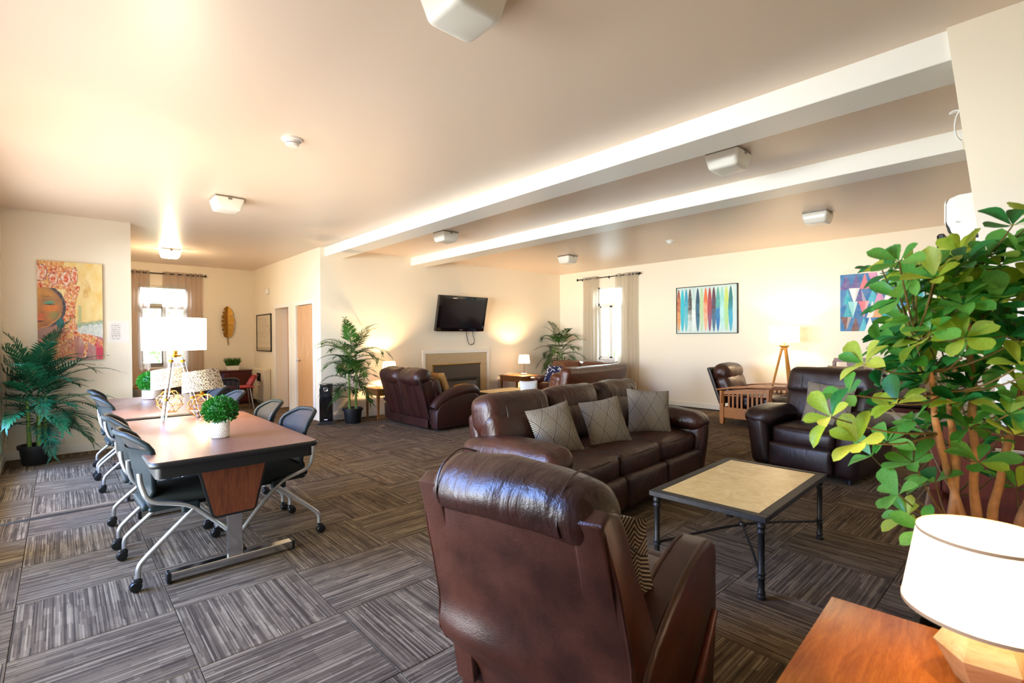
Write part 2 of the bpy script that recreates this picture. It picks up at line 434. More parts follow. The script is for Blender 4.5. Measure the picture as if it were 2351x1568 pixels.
def gingham():
    t = NT('black_white_check'); x, y, z = t.sep(t.coord())
    a = t.math('GREATER_THAN', t.math('FRACT', t.math('MULTIPLY', x, 13)), .5); b = t.math('GREATER_THAN', t.math('FRACT', t.math('MULTIPLY', z, 13)), .5)
    s = t.math('MULTIPLY', t.math('ADD', a, b), .5)
    t.P('Base Color', t.ramp(s, [(.0, lin('#0e0e0e')), (.5, lin('#5a564f')), (1, lin('#e3d8c4'))])); t.P('Roughness', .9); return t.m
MATS['gingham'] = gingham()
def navy():
    t = NT('navy_print_cloth'); v = t.n('ShaderNodeTexVoronoi', feature='DISTANCE_TO_EDGE'); t.set(v.inputs['Vector'], t.coord()); v.inputs['Scale'].default_value = 11
    n1 = t.noise(t.coord(), 14, 1)
    f = t.math('MULTIPLY', t.math('LESS_THAN', v.outputs['Distance'], .09), t.math('GREATER_THAN', n1, .5))
    t.P('Base Color', t.mix(f, lin('#14204a'), lin('#d9dbe0'))); t.P('Roughness', .9); return t.m
MATS['navy'] = navy()
def weave_shade():
    t = NT('woven_lampshade'); co = t.coord('UV')
    x, y, z = t.sep(co)
    wv = t.n('ShaderNodeTexWave', wave_type='BANDS', bands_direction='DIAGONAL'); t.set(wv.inputs['Vector'], t.mapping(t.coord(), (1, 1, 1))); wv.inputs['Scale'].default_value = 26; wv.inputs['Distortion'].default_value = 9; wv.inputs['Detail'].default_value = 2; wv.inputs['Detail Scale'].default_value = 3
    c = t.ramp(wv.outputs['Fac'], [(.35, lin('#5f5140')), (.6, lin('#cdbfa6'))]); t.P('Base Color', c); t.P('Roughness', .8)
    t.P('Emission Color', c); t.P('Emission Strength', .12); return t.m
MATS['shade_woven'] = weave_shade()
def vcol(name, rough=.6):
    t = NT(name); a = t.n('ShaderNodeVertexColor'); a.layer_name = 'Col'; t.P('Base Color', a.outputs[0]); t.P('Roughness', rough); return t.m
MATS['print'] = vcol('printed_canvas', .6)
MATS['paper_print'] = vcol('printed_paper', .45)
MATS['chair_blue'] = simple('blue_chair_plastic', '#3a4f96', .4)
MATS['chair_red'] = simple('red_chair_plastic', '#a8323c', .4)
MATS['chair_maroon'] = simple('maroon_chair', '#4a1012', .5)

# ------------------------------------------------------------------ the room
CZ = 2.93; XL = -8.2; XF = -8.3; YB = 9.2; YS = -.48; YD = 3.24; XN = -12.2; XE = -.2; XE2 = 1.6; YP = 3.29
b = B(); b.box(XN-.2, XE2+.2, YS-.2, YB+.2, -.2, -.008); floor = struct('floor', b, 'soil')
b = B(); b.box(XN-.2, XE2+.2, YS-.2, YB+.2, CZ, CZ+.15); ceiling = struct('ceiling', b, 'ceiling')
# carpet tiles, quarter-turned one against the next
T = .612
tb = B(); tb.box(-T/2+.0012, T/2-.0012, -T/2+.0012, T/2-.0012, -.008, 0, .0018, 1)
cells = []
for i in range(-15, 8):
    for j in range(-2, 16):
        cx, cy = -3.07+T*(i+.5), .43+T*(j+.5)
        if cy < YS-.1 or cy > YB+.1 or cx > XE2+.1: continue
        if cx < -8.5 and not (.2 < cy < 3.6): continue
        if cx < XN-.1: continue
        if cx > .3 and cy > YP+.1: continue
        d = .7386*-cx+.674*cy; s_ = .674*cx+.7386*cy
        seen = d > .8 and abs(s_) < d*1.06+.6
        cells.append((0 if seen else 1, cx*cx+cy*cy, cx, cy, (i+j) % 2))
cells.sort()
t0 = None; rest = []
for k, (s_, d, cx, cy, par) in enumerate(cells):
    if k < 300 and s_ == 0:
        if t0 is None: t0 = o = obj('carpet_tile', tb, 'carpet', floor, 0)
        else: o = t0.copy(); COL.objects.link(o)
        o.location = (cx, cy, 0); o.rotation_euler = (0, 0, R(90) if par else 0)
    else: rest.append((cx, cy))
b = B()
for cx, cy in rest: b.box(cx-T/2+.001, cx+T/2-.001, cy-T/2+.001, cy+T/2-.001, -.008, 0)
o = obj('carpet_tiles_rest', b, 'carpet', floor, 0); o['kind'] = 'stuff'; o.name = 'carpet_remainder'

def wall_with_holes(name, axis, c0, c1, a0, a1, z0, z1, holes, m='wall'):
    """a wall slab (between c0 and c1 on the other axis) with rectangular openings (a0,a1,z0,z1)"""
    b = B(); A = sorted({a0, a1, *[h[0] for h in holes], *[h[1] for h in holes]}); Z = sorted({z0, z1, *[h[2] for h in holes], *[h[3] for h in holes]})
    for i in range(len(A)-1):
        for j in range(len(Z)-1):
            am, zm = (A[i]+A[i+1])/2, (Z[j]+Z[j+1])/2
            if any(h[0] < am < h[1] and h[2] < zm < h[3] for h in holes): continue
            if axis == 'X': b.box(A[i], A[i+1], c0, c1, Z[j], Z[j+1])
            else: b.box(c0, c1, A[i], A[i+1], Z[j], Z[j+1])
    bmesh.ops.remove_doubles(b.b, verts=b.b.verts[:], dist=1e-4)
    dup = {}
    for f in b.b.faces: dup.setdefault(tuple(round(x, 4) for x in f.calc_center_median()), []).append(f)
    for fs in dup.values():
        if len(fs) > 1: bmesh.ops.delete(b.b, geom=fs, context='FACES_ONLY')
    return struct(name, b, m, smooth=0)
# west walls
wall_left = wall_with_holes('wall_left', 'Y', XL-.14, XL, YS, .71, 0, CZ, [])
wall_fire = wall_with_holes('wall_fireplace', 'Y', XF-.14, XF, YD+.12, YB, 0, CZ, [(5.45, 6.645, 0, .85)])
b = B(); b.box(XN, XL-.14, .57, .71, 0, CZ); struct('wall_nook_left', b, 'wall')
wall_nook = wall_with_holes('wall_nook', 'Y', XN-.14, XN, .57, YD+.9, 0, CZ, [(1.16, 2.0, .84, 2.48)])
wall_doors = wall_with_holes('wall_doors', 'X', YD, YD+.12, XN, XF-.0, 0, CZ, [(-10.6, -9.82, 0, 2.0), (-9.44, -8.62, 0, 2.0)])
b = B(); b.box(-10.72, -10.6, YD+.12, YD+.3, 0, 2.12); b.box(-9.82, -9.7, YD+.12, YD+.3, 0, 2.12); b.box(-10.6, -9.82, YD+.12, YD+.3, 2.0, 2.12); struct('wall_recess', b, 'trim')
wall_back = wall_with_holes('wall_back', 'X', YB, YB+.14, XF, XE+.2, 0, CZ, [(-7.14, -6.45, .87, 2.53)])
wall_right = wall_with_holes('wall_right', 'Y', XE, XE+.2, YP+.1, YB, 0, CZ, [])
b = B(); b.prism([(-.043, 0), (XE2, 0), (XE2, CZ), (-.372, CZ)], 'Y', YP, YP+.14); struct('wall_pier', b, 'wall', smooth=0)
wall_with_holes('wall_right_near', 'Y', XE2, XE2+.14, YS, YP, 0, CZ, [])
wall_front = wall_with_holes('wall_front', 'X', YS-.14, YS, XL, XE2, 0, CZ, [(-7.35, -4.85, .25, 2.45), (-4.45, -1.75, .25, 2.45)])
# ceiling beams
b = B(); b.box(XF, XE, 3.315, 3.64, 2.775, CZ, .004, 1); struct('beam_1', b, 'beam', smooth=0)
b = B(); b.box(XF, XE, 4.98, 5.31, 2.775, CZ, .004, 1); struct('beam_2', b, 'beam', smooth=0)
# baseboards
def baseboard(n, axis, c0, c1, a0, a1):
    b = B(); (b.box(a0, a1, c0, c1, .0, .1, .004, 1) if axis == 'X' else b.box(c0, c1, a0, a1, .0, .1, .004, 1)); return struct('baseboard_'+n, b, 'trim', smooth=0)
baseboard('left', 'Y', XL, XL+.014, YS, .71); baseboard('fireplace', 'Y', XF, XF+.014, YD+.02, 5.2)
baseboard('fireplace_end', 'Y', XF, XF+.014, 6.88, YB); baseboard('back', 'X', YB-.014, YB, XF+.014, XE)
baseboard('nook', 'Y', XN, XN+.014, .71, YD); baseboard('doors', 'X', YD-.014, YD, XN+.014, -10.7)
baseboard('front', 'X', YS, YS+.014, XL+.014, -7.3)
# floor strip at the carpet joint
b = B(); b.prism([(-5.402, 0), (-5.358, 0), (-5.366, .007), (-5.394, .007)], 'Y', YS, .60); struct('trim_1', b, 'black', smooth=0)
# door casings and doors
b = B()
for (x0, x1) in ((-10.6, -9.82), (-9.44, -8.62)):
    b.box(x0-.075, x0, YD-.02, YD, 0, 2.0, .004, 1); b.box(x1, x1+.075, YD-.02, YD, 0, 2.0, .004, 1); b.box(x0-.075, x1+.075, YD-.02, YD, 2.0, 2.075, .004, 1)
struct('trim_2', b, 'trim', smooth=0)
def lever(parent, x, y, z, sgn):
    b = B(); b.lathe([(.03, 0), (.03, -.012), (.012, -.016), (.012, -.05)], 16, (x, y, z), axis='Y'); obj('rose', b, 'chrome', parent)
    b = B(); b.tube([(x, y-.045, z), (x+sgn*.03, y-.052, z), (x+sgn*.11, y-.05, z-.004)], [.011, .011, .008], 10, smooth=4); obj('lever', b, 'chrome', parent)
b = B(); b.box(-9.43, -8.63, YD+.012, YD+.052, .01, 1.99, .003, 1); d2 = struct('door_2', b, 'door_wood', smooth=0)
lever(d2, -9.36, YD+.012, 1.0, 1)
for z in (.25, 1.02, 1.78):
    b = B(); b.box(-8.64, -8.605, YD-.006, YD+.014, z-.05, z+.05, .003, 1); obj('hinge', b, 'white', d2)
b = B(); b.box(-10.59, -9.83, YD+.215, YD+.255, .01, 1.99, .003, 1); d1 = struct('door_1', b, 'door_wood', smooth=0)
lever(d1, -10.1, YD+.215, 1.0, 1)
# windows
def window(name, axis, a0, a1, c, z0, z1, ztr, depth, sgn):
    """frame in the wall opening with a fixed light above a transom and two casements below"""
    b = B()
    def bx(x0, x1, z0_, z1_, d0, d1):
        lo, hi = sorted((c+sgn*d0, c+sgn*d1))
        if axis == 'X': b.box(x0, x1, lo, hi, z0_, z1_, .003, 1)
        else: b.box(lo, hi, x0, x1, z0_, z1_, .003, 1)
    fr = .04
    bx(a0, a0+fr, z0, z1, .03, .11); bx(a1-fr, a1, z0, z1, .03, .11); bx(a0, a1, z1-fr, z1, .03, .11); bx(a0, a1, z0, z0+fr, .03, .11); bx(a0, a1, ztr-.03, ztr+.03, .03, .11)
    w = struct(name, b, 'metal_grey' if axis == 'Y' else 'white', smooth=0)
    b = B(); am = (a0+a1)/2
    for (u0, u1) in ((a0+fr, am-.004), (am+.004, a1-fr)):
        bx(u0, u0+.035, z0+fr, ztr-.03, .04, .08); bx(u1-.035, u1, z0+fr, ztr-.03, .04, .08); bx(u0, u1, z0+fr, z0+fr+.04, .04, .08); bx(u0, u1, ztr-.07, ztr-.03, .04, .08)
        obj('casement', b, 'metal_grey' if axis == 'Y' else 'white', w, 0); b = B()
    for (u0, u1, v0, v1) in ((a0+fr, a1-fr, ztr+.03, z1-fr), (a0+fr, am, z0+fr, ztr-.03), (am, a1-fr, z0+fr, ztr-.03)):
        b = B(); bx(u0, u1, v0, v1, .058, .062); obj('pane', b, 'pane', w, 0)
    b = B(); bx(a0-.03, a1+.03, z0-.035, z0, -.05, .1); obj('window_sill', b, 'trim', w, 0)
    return w
window('window_1', 'Y', 1.16, 2.0, XN, .84, 2.48, 2.09, .14, -1)
window('window_2', 'X', -7.14, -6.45, YB, .87, 2.53, 2.13, .14, 1)
# ------------------------------------------------------------------ ceiling fittings
def rsq(h, r, n=4):
    pts = []
    for (sx, sy, a0) in ((1, 1, 0), (-1, 1, 90), (-1, -1, 180), (1, -1, 270)):
        for k in range(n+1):
            a = R(a0+90*k/n); pts.append((sx*(h-r)+r*math.cos(a), sy*(h-r)+r*math.sin(a)))
    return pts
def loft(b, rings, cap0=True, cap1=True):
    V = [[b.v(p) for p in ring] for ring in rings]; n = len(V[0])
    for A, C in zip(V, V[1:]):
        for k in range(n): b.f([A[k], A[(k+1) % n], C[(k+1) % n], C[k]])
    if cap0: b.f(V[0][::-1])
    if cap1: b.f(V[-1])
def ceiling_light(loc, label, lit=False):
    t = thing('ceiling_light', label, 'ceiling light', (loc[0], loc[1], CZ), 0, 'square frosted ceiling lights')
    b = B(); b.box(-.135, .135, -.135, .135, -.022, 0, .004, 1); obj('mounting_plate', b, 'metal_grey', t, 0)
    b = B(); rings = []
    for (h, r, z) in ((.142, .02, -.018), (.145, .025, -.03), (.122, .03, -.125), (.112, .03, -.138), (.095, .03, -.142)):
        rings.append([(x, y, z) for x, y in rsq(h, r)])
    loft(b, rings); obj('diffuser', b, 'lit_frost' if lit else 'frost', t, 50)
    for sx in (-1, 1):
        b = B(); b.box(sx*.143-.004, sx*.143+.004, -.02, .02, -.04, -.005, .002, 1); obj('clip', b, 'metal_grey', t, 0)
    if lit: point('bulb', (0, 0, -.19), 26, (1, .78, .5), .06, t)
ceiling_light((-1.77, 1.34), 'large frosted square ceiling light cut off by the top of the photo')
ceiling_light((-6.1, 1.37), 'unlit frosted square ceiling light above the walnut conference tables')
ceiling_light((-10.2, 1.42), 'glowing square ceiling light in the nook in front of the window', True)
ceiling_light((-6.0, 4.18), 'small square ceiling light between the two beams near the television')
ceiling_light((-1.86, 4.17), 'square ceiling light between the two beams with daylight gleaming on its side')
ceiling_light((-2.02, 7.05), 'square ceiling light beyond both beams above the triangle painting side')
ceiling_light((-6.25, 7.15), 'smallest square ceiling light nearest the curtained back window')
def smoke(loc, label):
    t = thing('smoke_detector', label, 'smoke detector', (loc[0], loc[1], CZ), 0, 'ceiling smoke detectors')
    b = B(); b.lathe([(.075, 0), (.075, -.012), (.06, -.018)], 28); obj('base', b, 'white', t)
    b = B(); b.lathe([(.052, -.018), (.05, -.04), (.038, -.052), (.0, -.054)], 28); obj('head', b, 'white', t)
    b = B(); b.open_lathe([(.0505, -.03), (.0508, -.036)], 28); obj('vent', b, 'black', t)
smoke((-3.96, 1.34), 'white smoke detector on the ceiling in front of the first beam')
smoke((-4.17, 7.25), 'small white smoke detector on the ceiling far beyond the beams')

# ------------------------------------------------------------------ wall fittings
def plate(name, label, cat, axis, c, a, z, w, h, sgn, slots=1):
    t = thing(name, label, cat, (c, a, z) if axis == 'Y' else (a, c, z), (90 if sgn > 0 else -90) if axis == 'Y' else (180 if sgn > 0 else 0))
    # local: face looks along -Y
    b = B(); b.box(-w/2, w/2, -.006, 0, -h/2, h/2, .003, 2); obj('cover', b, 'white', t, 30)
    for k in range(slots):
        x = (k-(slots-1)/2)*.045
        b = B(); b.box(x-.012, x+.012, -.010, -.005, -.02, .02, .002, 1); obj('socket', b, 'trim', t, 0)
    return t
plate('outlet_plate', 'blank horizontal wall plate low on the wall beside the left palm pot', 'wall plate', 'Y', XL, -.045, .175, .125, .07, 1, 1)
plate('light_switch', 'white light switch between the framed map and the recessed doorway', 'switch', 'X', YD, -10.78, 1.1, .075, .115, -1)
plate('light_switch', 'white thermostat plate between the two doorways at eye height', 'switch', 'X', YD, -9.64, 1.42, .07, .14, -1)
plate('outlet_plate', 'white outlet low on the wall beside the recessed doorway', 'wall plate', 'X', YD, -10.8, .3, .07, .115, -1)
t = thing('motion_sensor', 'small white motion sensor high on the wall above the framed map', 'sensor', (-11.05, YD, 2.38))
b = B(); b.rbox((0, -.03, 0), (.09, .06, .13), .025, n=3); obj('housing', b, 'white', t)
b = B(); b.rbox((0, -.058, -.015), (.05, .02, .05), .009, n=2); obj('lens', b, 'trim', t)

def canvas(name, parent, W, H, nx, ny, fn, m='print', depth=0.0):
    """flat printed sheet: local x right, z up, facing -Y; colours come from fn(u,v) with v from the top"""
    verts = []; faces = []; cols = []
    for j in range(ny+1):
        for i in range(nx+1):
            u, v = i/nx, j/ny; verts.append((-W/2+W*u, depth, H/2-H*v)); cols.append(fn(u, v))
    for j in range(ny):
        for i in range(nx):
            a = j*(nx+1)+i; faces.append((a, a+nx+1, a+nx+2, a+1))
    me = bpy.data.meshes.new(name); me.from_pydata(verts, [], faces)
    ca = me.color_attributes.new('Col', 'FLOAT_COLOR', 'POINT')
    ca.data.foreach_set('color', [x for c in cols for x in c]); me.materials.append(MATS[m])
    o = bpy.data.objects.new(name, me); COL.objects.link(o); o.parent = parent; return o
def mixc(a, b, f):
    f = max(0, min(1, f)); return tuple(a[i]+(b[i]-a[i])*f for i in range(3)) + (1,)
LC = {}
def L(h):
    if h not in LC: LC[h] = lin(h)
    return LC[h]
def nz(x, y, s=0, sc=1): return mnoise.noise(Vector((x*sc, y*sc, s)))
def fbm(x, y, s, sc): return .6*nz(x, y, s, sc)+.3*nz(x, y, s+3, sc*2.3)+.2*nz(x, y, s+7, sc*5.1)
def inell(u, v, cx, cy, rx, ry): return ((u-cx)/rx)**2+((v-cy)/ry)**2
def serene(u, v):
    """abstract half-portrait: calm shaded face, ornate crown, ochre ground"""
    U = u+.02*fbm(u, v, 1, 9)+.006*nz(u, v, 3, 60); V = v+.014*fbm(u, v, 2, 9)+.004*nz(u, v, 4, 60)
    n1 = fbm(u, v, 5, 7); n2 = fbm(u, v, 9, 22); n3 = nz(u, v, 12, 48); n4 = nz(u, v, 15, 90)
    def ornate(k=0):
        a = mixc(L('#dd6a3c'), L('#eba968'), .5+n2*2.0); a = mixc(a, L('#f1dfc6'), (n3+.05)*2.0); a = mixc(a, L('#c23c2c'), max(0, nz(u, v, 20+k, 30)-.12)*2.6)
        a = mixc(a, L('#e8c46c'), max(0, nz(u, v, 24+k, 17))*.9); return mixc(a, L('#5f4650'), max(0, nz(u, v, 27+k, 44)-.38)*3)
    # ochre ground, paler disc, broken pale and green lower edge
    c = mixc(L('#ebc877'), L('#f4dfa6'), .5+n1*1.1+.35*(v-.3)); c = mixc(c, L('#c98a3c'), max(0, 1-inell(U, V, .74, .27, .09, .12))*max(0, n2+.3)*1.1)
    low = .66-.05*math.sin((u-.5)*3.2)
    if u > .5 and V > low: c = mixc(L('#e2e3dc'), L('#c6d2d2'), .5+n2*1.6)
    if u > .55 and abs(V-low) < .02+.012*n2: c = mixc(L('#86a184'), c, .25+max(0, n3))
    # crown
    if V < .275+.02*n1 and U < .58+.06*n2 and not (V < .05+.03*n2 and U > .4): c = mixc(ornate(), L('#e3b66a'), max(0, .5-V*6+n1))
    for (cx, cy, r, ry) in ((.02, .12, .13, .085), (.24, .175, .07, .06), (.43, .17, .075, .075), (.56, .135, .045, .085)):
        e = inell(U, V, cx, cy, r, ry)
        if e < 1: c = mixc(L('#e5875a'), L('#f2ddcb'), .5+n2*2.8+n3*.4)
        if e < .2 and r < .1: c = mixc(L('#d9532e'), c, .25+n3)
        if .84 < e < 1.1: c = mixc(L('#8a4048'), c, .35+n3*.8)
    # hanging hair and ornaments beside the face
    col = .50+.04*math.sin(v*9)
    if abs(U-col) < .105+.02*n1 and .24 < V < .70: c = ornate(3)
    if .6 < U < .66 and .44 < V < .66: c = mixc(c, L('#9db58c'), .6)
    # neck, shoulders and collar
    sh = .70+.16*max(0, u-.5)**1.1
    if V > sh+.02*n1 or (U < .40 and V > .62):
        c = mixc(L('#a8756a'), L('#c4897a'), .5+n1*1.6)
        if u > .62: c = mixc(L('#b5787f'), L('#c9a294'), .5+n1*1.8)
        d1 = abs(V-(.70+.40*abs(U-.60)**1.0)); d2 = abs(U-(.66+.06*math.sin(V*9)))
        if d1 < .05+.03*n1: c = ornate(5)
        if d2 < .025 and V > .76: c = ornate(6)
        if U < .55 and .80+.05*n1 < V: c = mixc(c, ornate(7), .55+n2)
        if u > .88: c = mixc(c, L('#d3425c'), max(0, .35+n1*2.2))
        if U < .34 and V < .78: c = mixc(c, L('#7f756a'), .45+n1)
    # face
    e = inell(U, V, -.06, .46, .44, .225)
    if e < 1 and V > .27:
        q = mixc(L('#d2984f'), L('#a0603f'), (V-.28)*2.2+n1*.6); q = mixc(q, L('#dd7a3e'), max(0, 1-inell(U, V, .2, .475, .17, .05))*.85)
        q = mixc(q, L('#7f8c54'), max(0, 1-inell(U, V, .27, .545, .12, .06))*.8); q = mixc(q, L('#7d5a50'), max(0, e-.62)*1.7)
        q = mixc(q, L('#8f6f52'), max(0, 1-inell(U, V, .18, .40, .19, .055))*.75)
        q = mixc(q, L('#3fa98a'), max(0, 1-inell(U, V, .17, .418, .10, .020))*.95); q = mixc(q, L('#2c2a30'), max(0, 1-inell(U, V, .18, .436, .11, .007)))
        q = mixc(q, L('#e9a24c'), max(0, nz(u, v, 60, 70)-.2)*2*max(0, 1-inell(U, V, .2, .475, .16, .03)))
        q = mixc(q, L('#5f4038'), max(0, 1-inell(U, V, .16, .355, .16, .007))*.5)
        q = mixc(q, L('#d9673f'), max(0, 1-inell(U, V, .05, .55, .09, .03))*.7); q = mixc(q, L('#d8714c'), max(0, 1-inell(U, V, .02, .585, .12, .014))); q = mixc(q, L('#4a2c34'), max(0, 1-inell(U, V, .02, .606, .11, .009)))
        if e > .9 and V > .52: q = mixc(q, L('#ec9a4a'), .55)
        c = q
    elif e < 1.22 and .27 < V < .66 and U < .46: c = mixc(L('#3c3b48'), L('#74655f'), .35+n2*1.6)
    if inell(U, V, .33, .625, .06, .05) < 1: c = mixc(L('#12545c'), L('#2a7470'), .5+n2*1.5)
    return mixc(c, L('#6a5a52'), max(0, n4-.45)*.6)
t = thing('painting', 'tall orange and ochre canvas of a calm face above the left palm', 'painting', (XL, .115, 1.752), 90)
b = B(); b.box(-.3, .3, -.035, 0, -.6, .6, .003, 1); obj('stretched_canvas', b, 'cream_cloth', t, 0)
canvas('picture', t, .6, 1.2, 120, 240, serene, depth=-.0358)

SURF = [('#a85a45', '#e0a06a'), ('#2fc0cf', '#3fb8cf'), ('#3f9fc0', '#6fbfcc'), ('#55504e', '#aebfb8'), ('#bcd6d6', '#dfe8ea'), ('#2f4f6a', '#3f6f8c'), ('#b4cf9c', '#bdd6b0'), ('#ff7446', '#f7b394'), ('#a8454c', '#8f5a78'), ('#5c3c48', '#4a6f8c'), ('#5fb3a0', '#2f78b4'), ('#8fd3c8', '#b5e2e4'), ('#c3d66c', '#a8d69a'), ('#2f7a7c', '#3fa8c8'), ('#c6dcd8', '#cfe2e6')]
def boards(u, v):
    c = mixc(L('#c3d9d4'), L('#d6e6e4'), .5+fbm(u, v, 3, 5))
    x = u*15.0; k = int(x); 
    for kk in (k-1, k, k+1):
        if not 0 <= kk < 15: continue
        top, bot = .03+.03*nz(kk, 3), .97+.02*nz(kk, 9)
        if not top < v < bot: continue
        s = (v-top)/(bot-top); prof = (math.sin(math.pi*s))**.55
        wdt = .56*prof+.06*fbm(u, v, kk, 10)*(1 if s > .35 else .3)
        if abs(x-kk-.5) < wdt:
            a, b_ = L(SURF[kk][0]), L(SURF[kk][1])
            c = mixc(a, b_, (s-.45)*2.4+1.3*fbm(u, v, kk+2, 6)+.5)
            if kk == 10 and s > .45: c = mixc(c, L('#1f78c8'), max(0, fbm(u, v, 31, 11))*2)
            if kk in (3, 4) and s > .5: c = mixc(c, L('#dfe9e8'), max(0, .3+fbm(u, v, 41, 8)))
    return c
t = thing('framed_print', 'framed print of a row of colourful pointed surfboard shapes', 'picture', (-4.53, YB, 1.905), 0)
W_, H_ = 1.22, .92
canvas('picture', t, W_-.02, H_-.02, 300, 190, boards, depth=-.03)
for nm, q in (('frame_rail', (-W_/2, W_/2, H_/2-.012, H_/2)), ('frame_rail', (-W_/2, W_/2, -H_/2, -H_/2+.012)), ('frame_rail', (-W_/2, -W_/2+.012, -H_/2, H_/2)), ('frame_rail', (W_/2-.012, W_/2, -H_/2, H_/2))):
    b = B(); b.box(q[0], q[1], -.045, 0, q[2], q[3], .002, 1); obj(nm, b, 'iron', t, 0)
b = B(); b.box(-W_/2+.012, W_/2-.012, -.028, -.002, -H_/2+.012, H_/2-.012); obj('backing', b, 'white', t, 0)

TRI = []
_pal = ['#f0ece8', '#e0707c', '#e0a060', '#45b8cf', '#8fd3d3', '#ece4da', '#d891bb', '#5a4a8f', '#70423f', '#10a3b8', '#e77f70', '#b9e0dc']
_r = random.Random(11)
for row, (y0, y1) in enumerate(((.0, .27), (.25, .53), (.48, .77), (.75, 1.0))):
    for k in range(9):
        cx = .08+k*.105+_r.uniform(-.03, .03); up = _r.random() < .6; hw = _r.uniform(.055, .085)
        TRI.append((y0, y1, cx, hw, up, _pal[_r.randrange(len(_pal))], _r.random()))
def triangles(u, v):
    c = L('#0f6aa8')
    for (y0, y1, cx, hw, up, col, rr) in TRI:
        if not y0 <= v <= y1: continue
        s = (v-y0)/(y1-y0); w_ = hw*(s if up else 1-s)
        if abs(u-cx) < w_:
            c = L(col)
            if (u-cx) > w_*.3: c = mixc(c, L('#ffffff' if rr < .4 else '#1f5a8c'), .28)
    if v < .04 and u < .2: c = L('#0f6aa8')
    return mixc(c, L('#ffffff'), max(0, .05+.12*fbm(u, v, 2, 14)))
t = thing('painting', 'blue canvas of bright overlapping triangles partly hidden by the leafy plant', 'painting', (-1.78, YB, 1.905), 0)
b = B(); b.box(-.53, .53, -.035, 0, -.445, .445, .003, 1); obj('stretched_canvas', b, 'white_cloth', t, 0)
canvas('picture', t, 1.06, .89, 300, 240, triangles, depth=-.0358)

def mapfn(u, v):
    c = L('#d8cbb4')
    f = fbm(u, v, 4, 5); g = fbm(u, v, 8, 16)
    if .08 < u < .92 and .06 < v < .84:
        if abs(f) < .03: c = mixc(c, L('#a99c86'), .8)
        if abs(g) < .02: c = mixc(c, L('#b9ab93'), .7)
        if abs((u*9) % 1-.5) < .02 or abs((v*13) % 1-.5) < .015: c = mixc(c, L('#c4b69e'), .7)
    if v > .9: c = L('#b7a98f')
    return c
t = thing('framed_map', 'framed pale site map on the wall left of the recessed doorway', 'picture', (-11.38, YD, 1.525), 0)
W_, H_ = 1.0, .79
canvas('picture', t, W_-.04, H_-.04, 80, 70, mapfn, 'paper_print', depth=-.012)
for q in ((-W_/2, W_/2, H_/2-.025, H_/2), (-W_/2, W_/2, -H_/2, -H_/2+.025), (-W_/2, -W_/2+.025, -H_/2, H_/2), (W_/2-.025, W_/2, -H_/2, H_/2)):
    b = B(); b.box(q[0], q[1], -.025, 0, q[2], q[3], .002, 1); obj('frame_rail', b, 'black', t, 0)

def notice(u, v):
    c = L('#efe9e4')
    if .12 < u < .85 and .12 < v < .9 and int(v*22) % 2 == 0 and nz(u*40, int(v*22)*3.1, 2) > -.25 and u < .6+.25*nz(int(v*22), 1): c = L('#bdb6b6')
    return c
t = thing('notice_sheet', 'white laminated notice taped to the wall right of the face painting', 'notice', (XL, .575, 1.50), 90)
b = B(); b.box(-.108, .108, -.003, 0, -.14, .14); obj('laminate', b, 'white_gloss', t, 0)
canvas('print', t, .20, .27, 50, 66, notice, 'paper_print', depth=-.0036)

# gold leaf on the nook wall
t = thing('leaf_wall_decor', 'gold metal banana leaf hung on the nook wall', 'wall decor', (XN, 2.72, 1.72), 90)
b = B(); N = 40; left = []; right = []
for s_ in (-1, 1):
    pts = []
    for k in range(N+1):
        q = k/N; z = -.28+.68*q; wv = .125*(math.sin(math.pi*min(1, q*.86+.12)))**.6
        if q > .93: wv *= (1-q)/.07
        cut = ((q*7.3+.3*(s_ > 0)) % 1)
        if cut < .12 and .1 < q < .92: wv *= .45
        pts.append((s_*wv, -.02-.045*abs(wv/.125)**1.3, z+.05*abs(wv)/.125*(.3)))
    (left if s_ < 0 else right).extend(pts)
mid = [(0, -.018, -.30+.70*k/N) for k in range(N+1)]
for side in (left, right):
    A = [b.v(p) for p in mid]; C = [b.v(p) for p in side]; A2 = [b.v((p[0], p[1]-.004, p[2])) for p in mid]; C2 = [b.v((p[0], p[1]-.004, p[2])) for p in side]
    for k in range(N): b.f([A[k], A[k+1], C[k+1], C[k]]); b.f([A2[k], C2[k], C2[k+1], A2[k+1]]); b.f([C[k], C[k+1], C2[k+1], C2[k]])
obj('blade', b, 'leaf_gold', t, 60)
b = B(); b.tube([(0, -.03, .38), (0, -.03, -.1), (.0, -.025, -.3), (.012, -.02, -.46)], [.004, .008, .01, .007], 8); obj('midrib', b, 'leaf_gold', t)

# ------------------------------------------------------------------ heater, fireplace, television
t = thing('wall_heater', 'ivory wall heater with louvred grille under the framed map', 'heater', (-11.35, YD, 0))
b = B(); b.box(-.36, .40, -.16, -.004, .1, .78, .03, 3); obj('cabinet', b, 'ivory', t)
b = B(); b.box(.0, .28, -.166, -.158, .50, .70, .002, 1); obj('grille_frame', b, 'ivory', t, 0)
for k in range(9):
    b = B(); b.box(.014+.03*k, .028+.03*k, -.171, -.160, .515, .685); obj('louvre', b, 'iron', t, 0)
b = B(); b.box(.0, .28, -.164, -.156, .22, .44, .004, 1); obj('access_panel', b, 'ivory', t, 0)

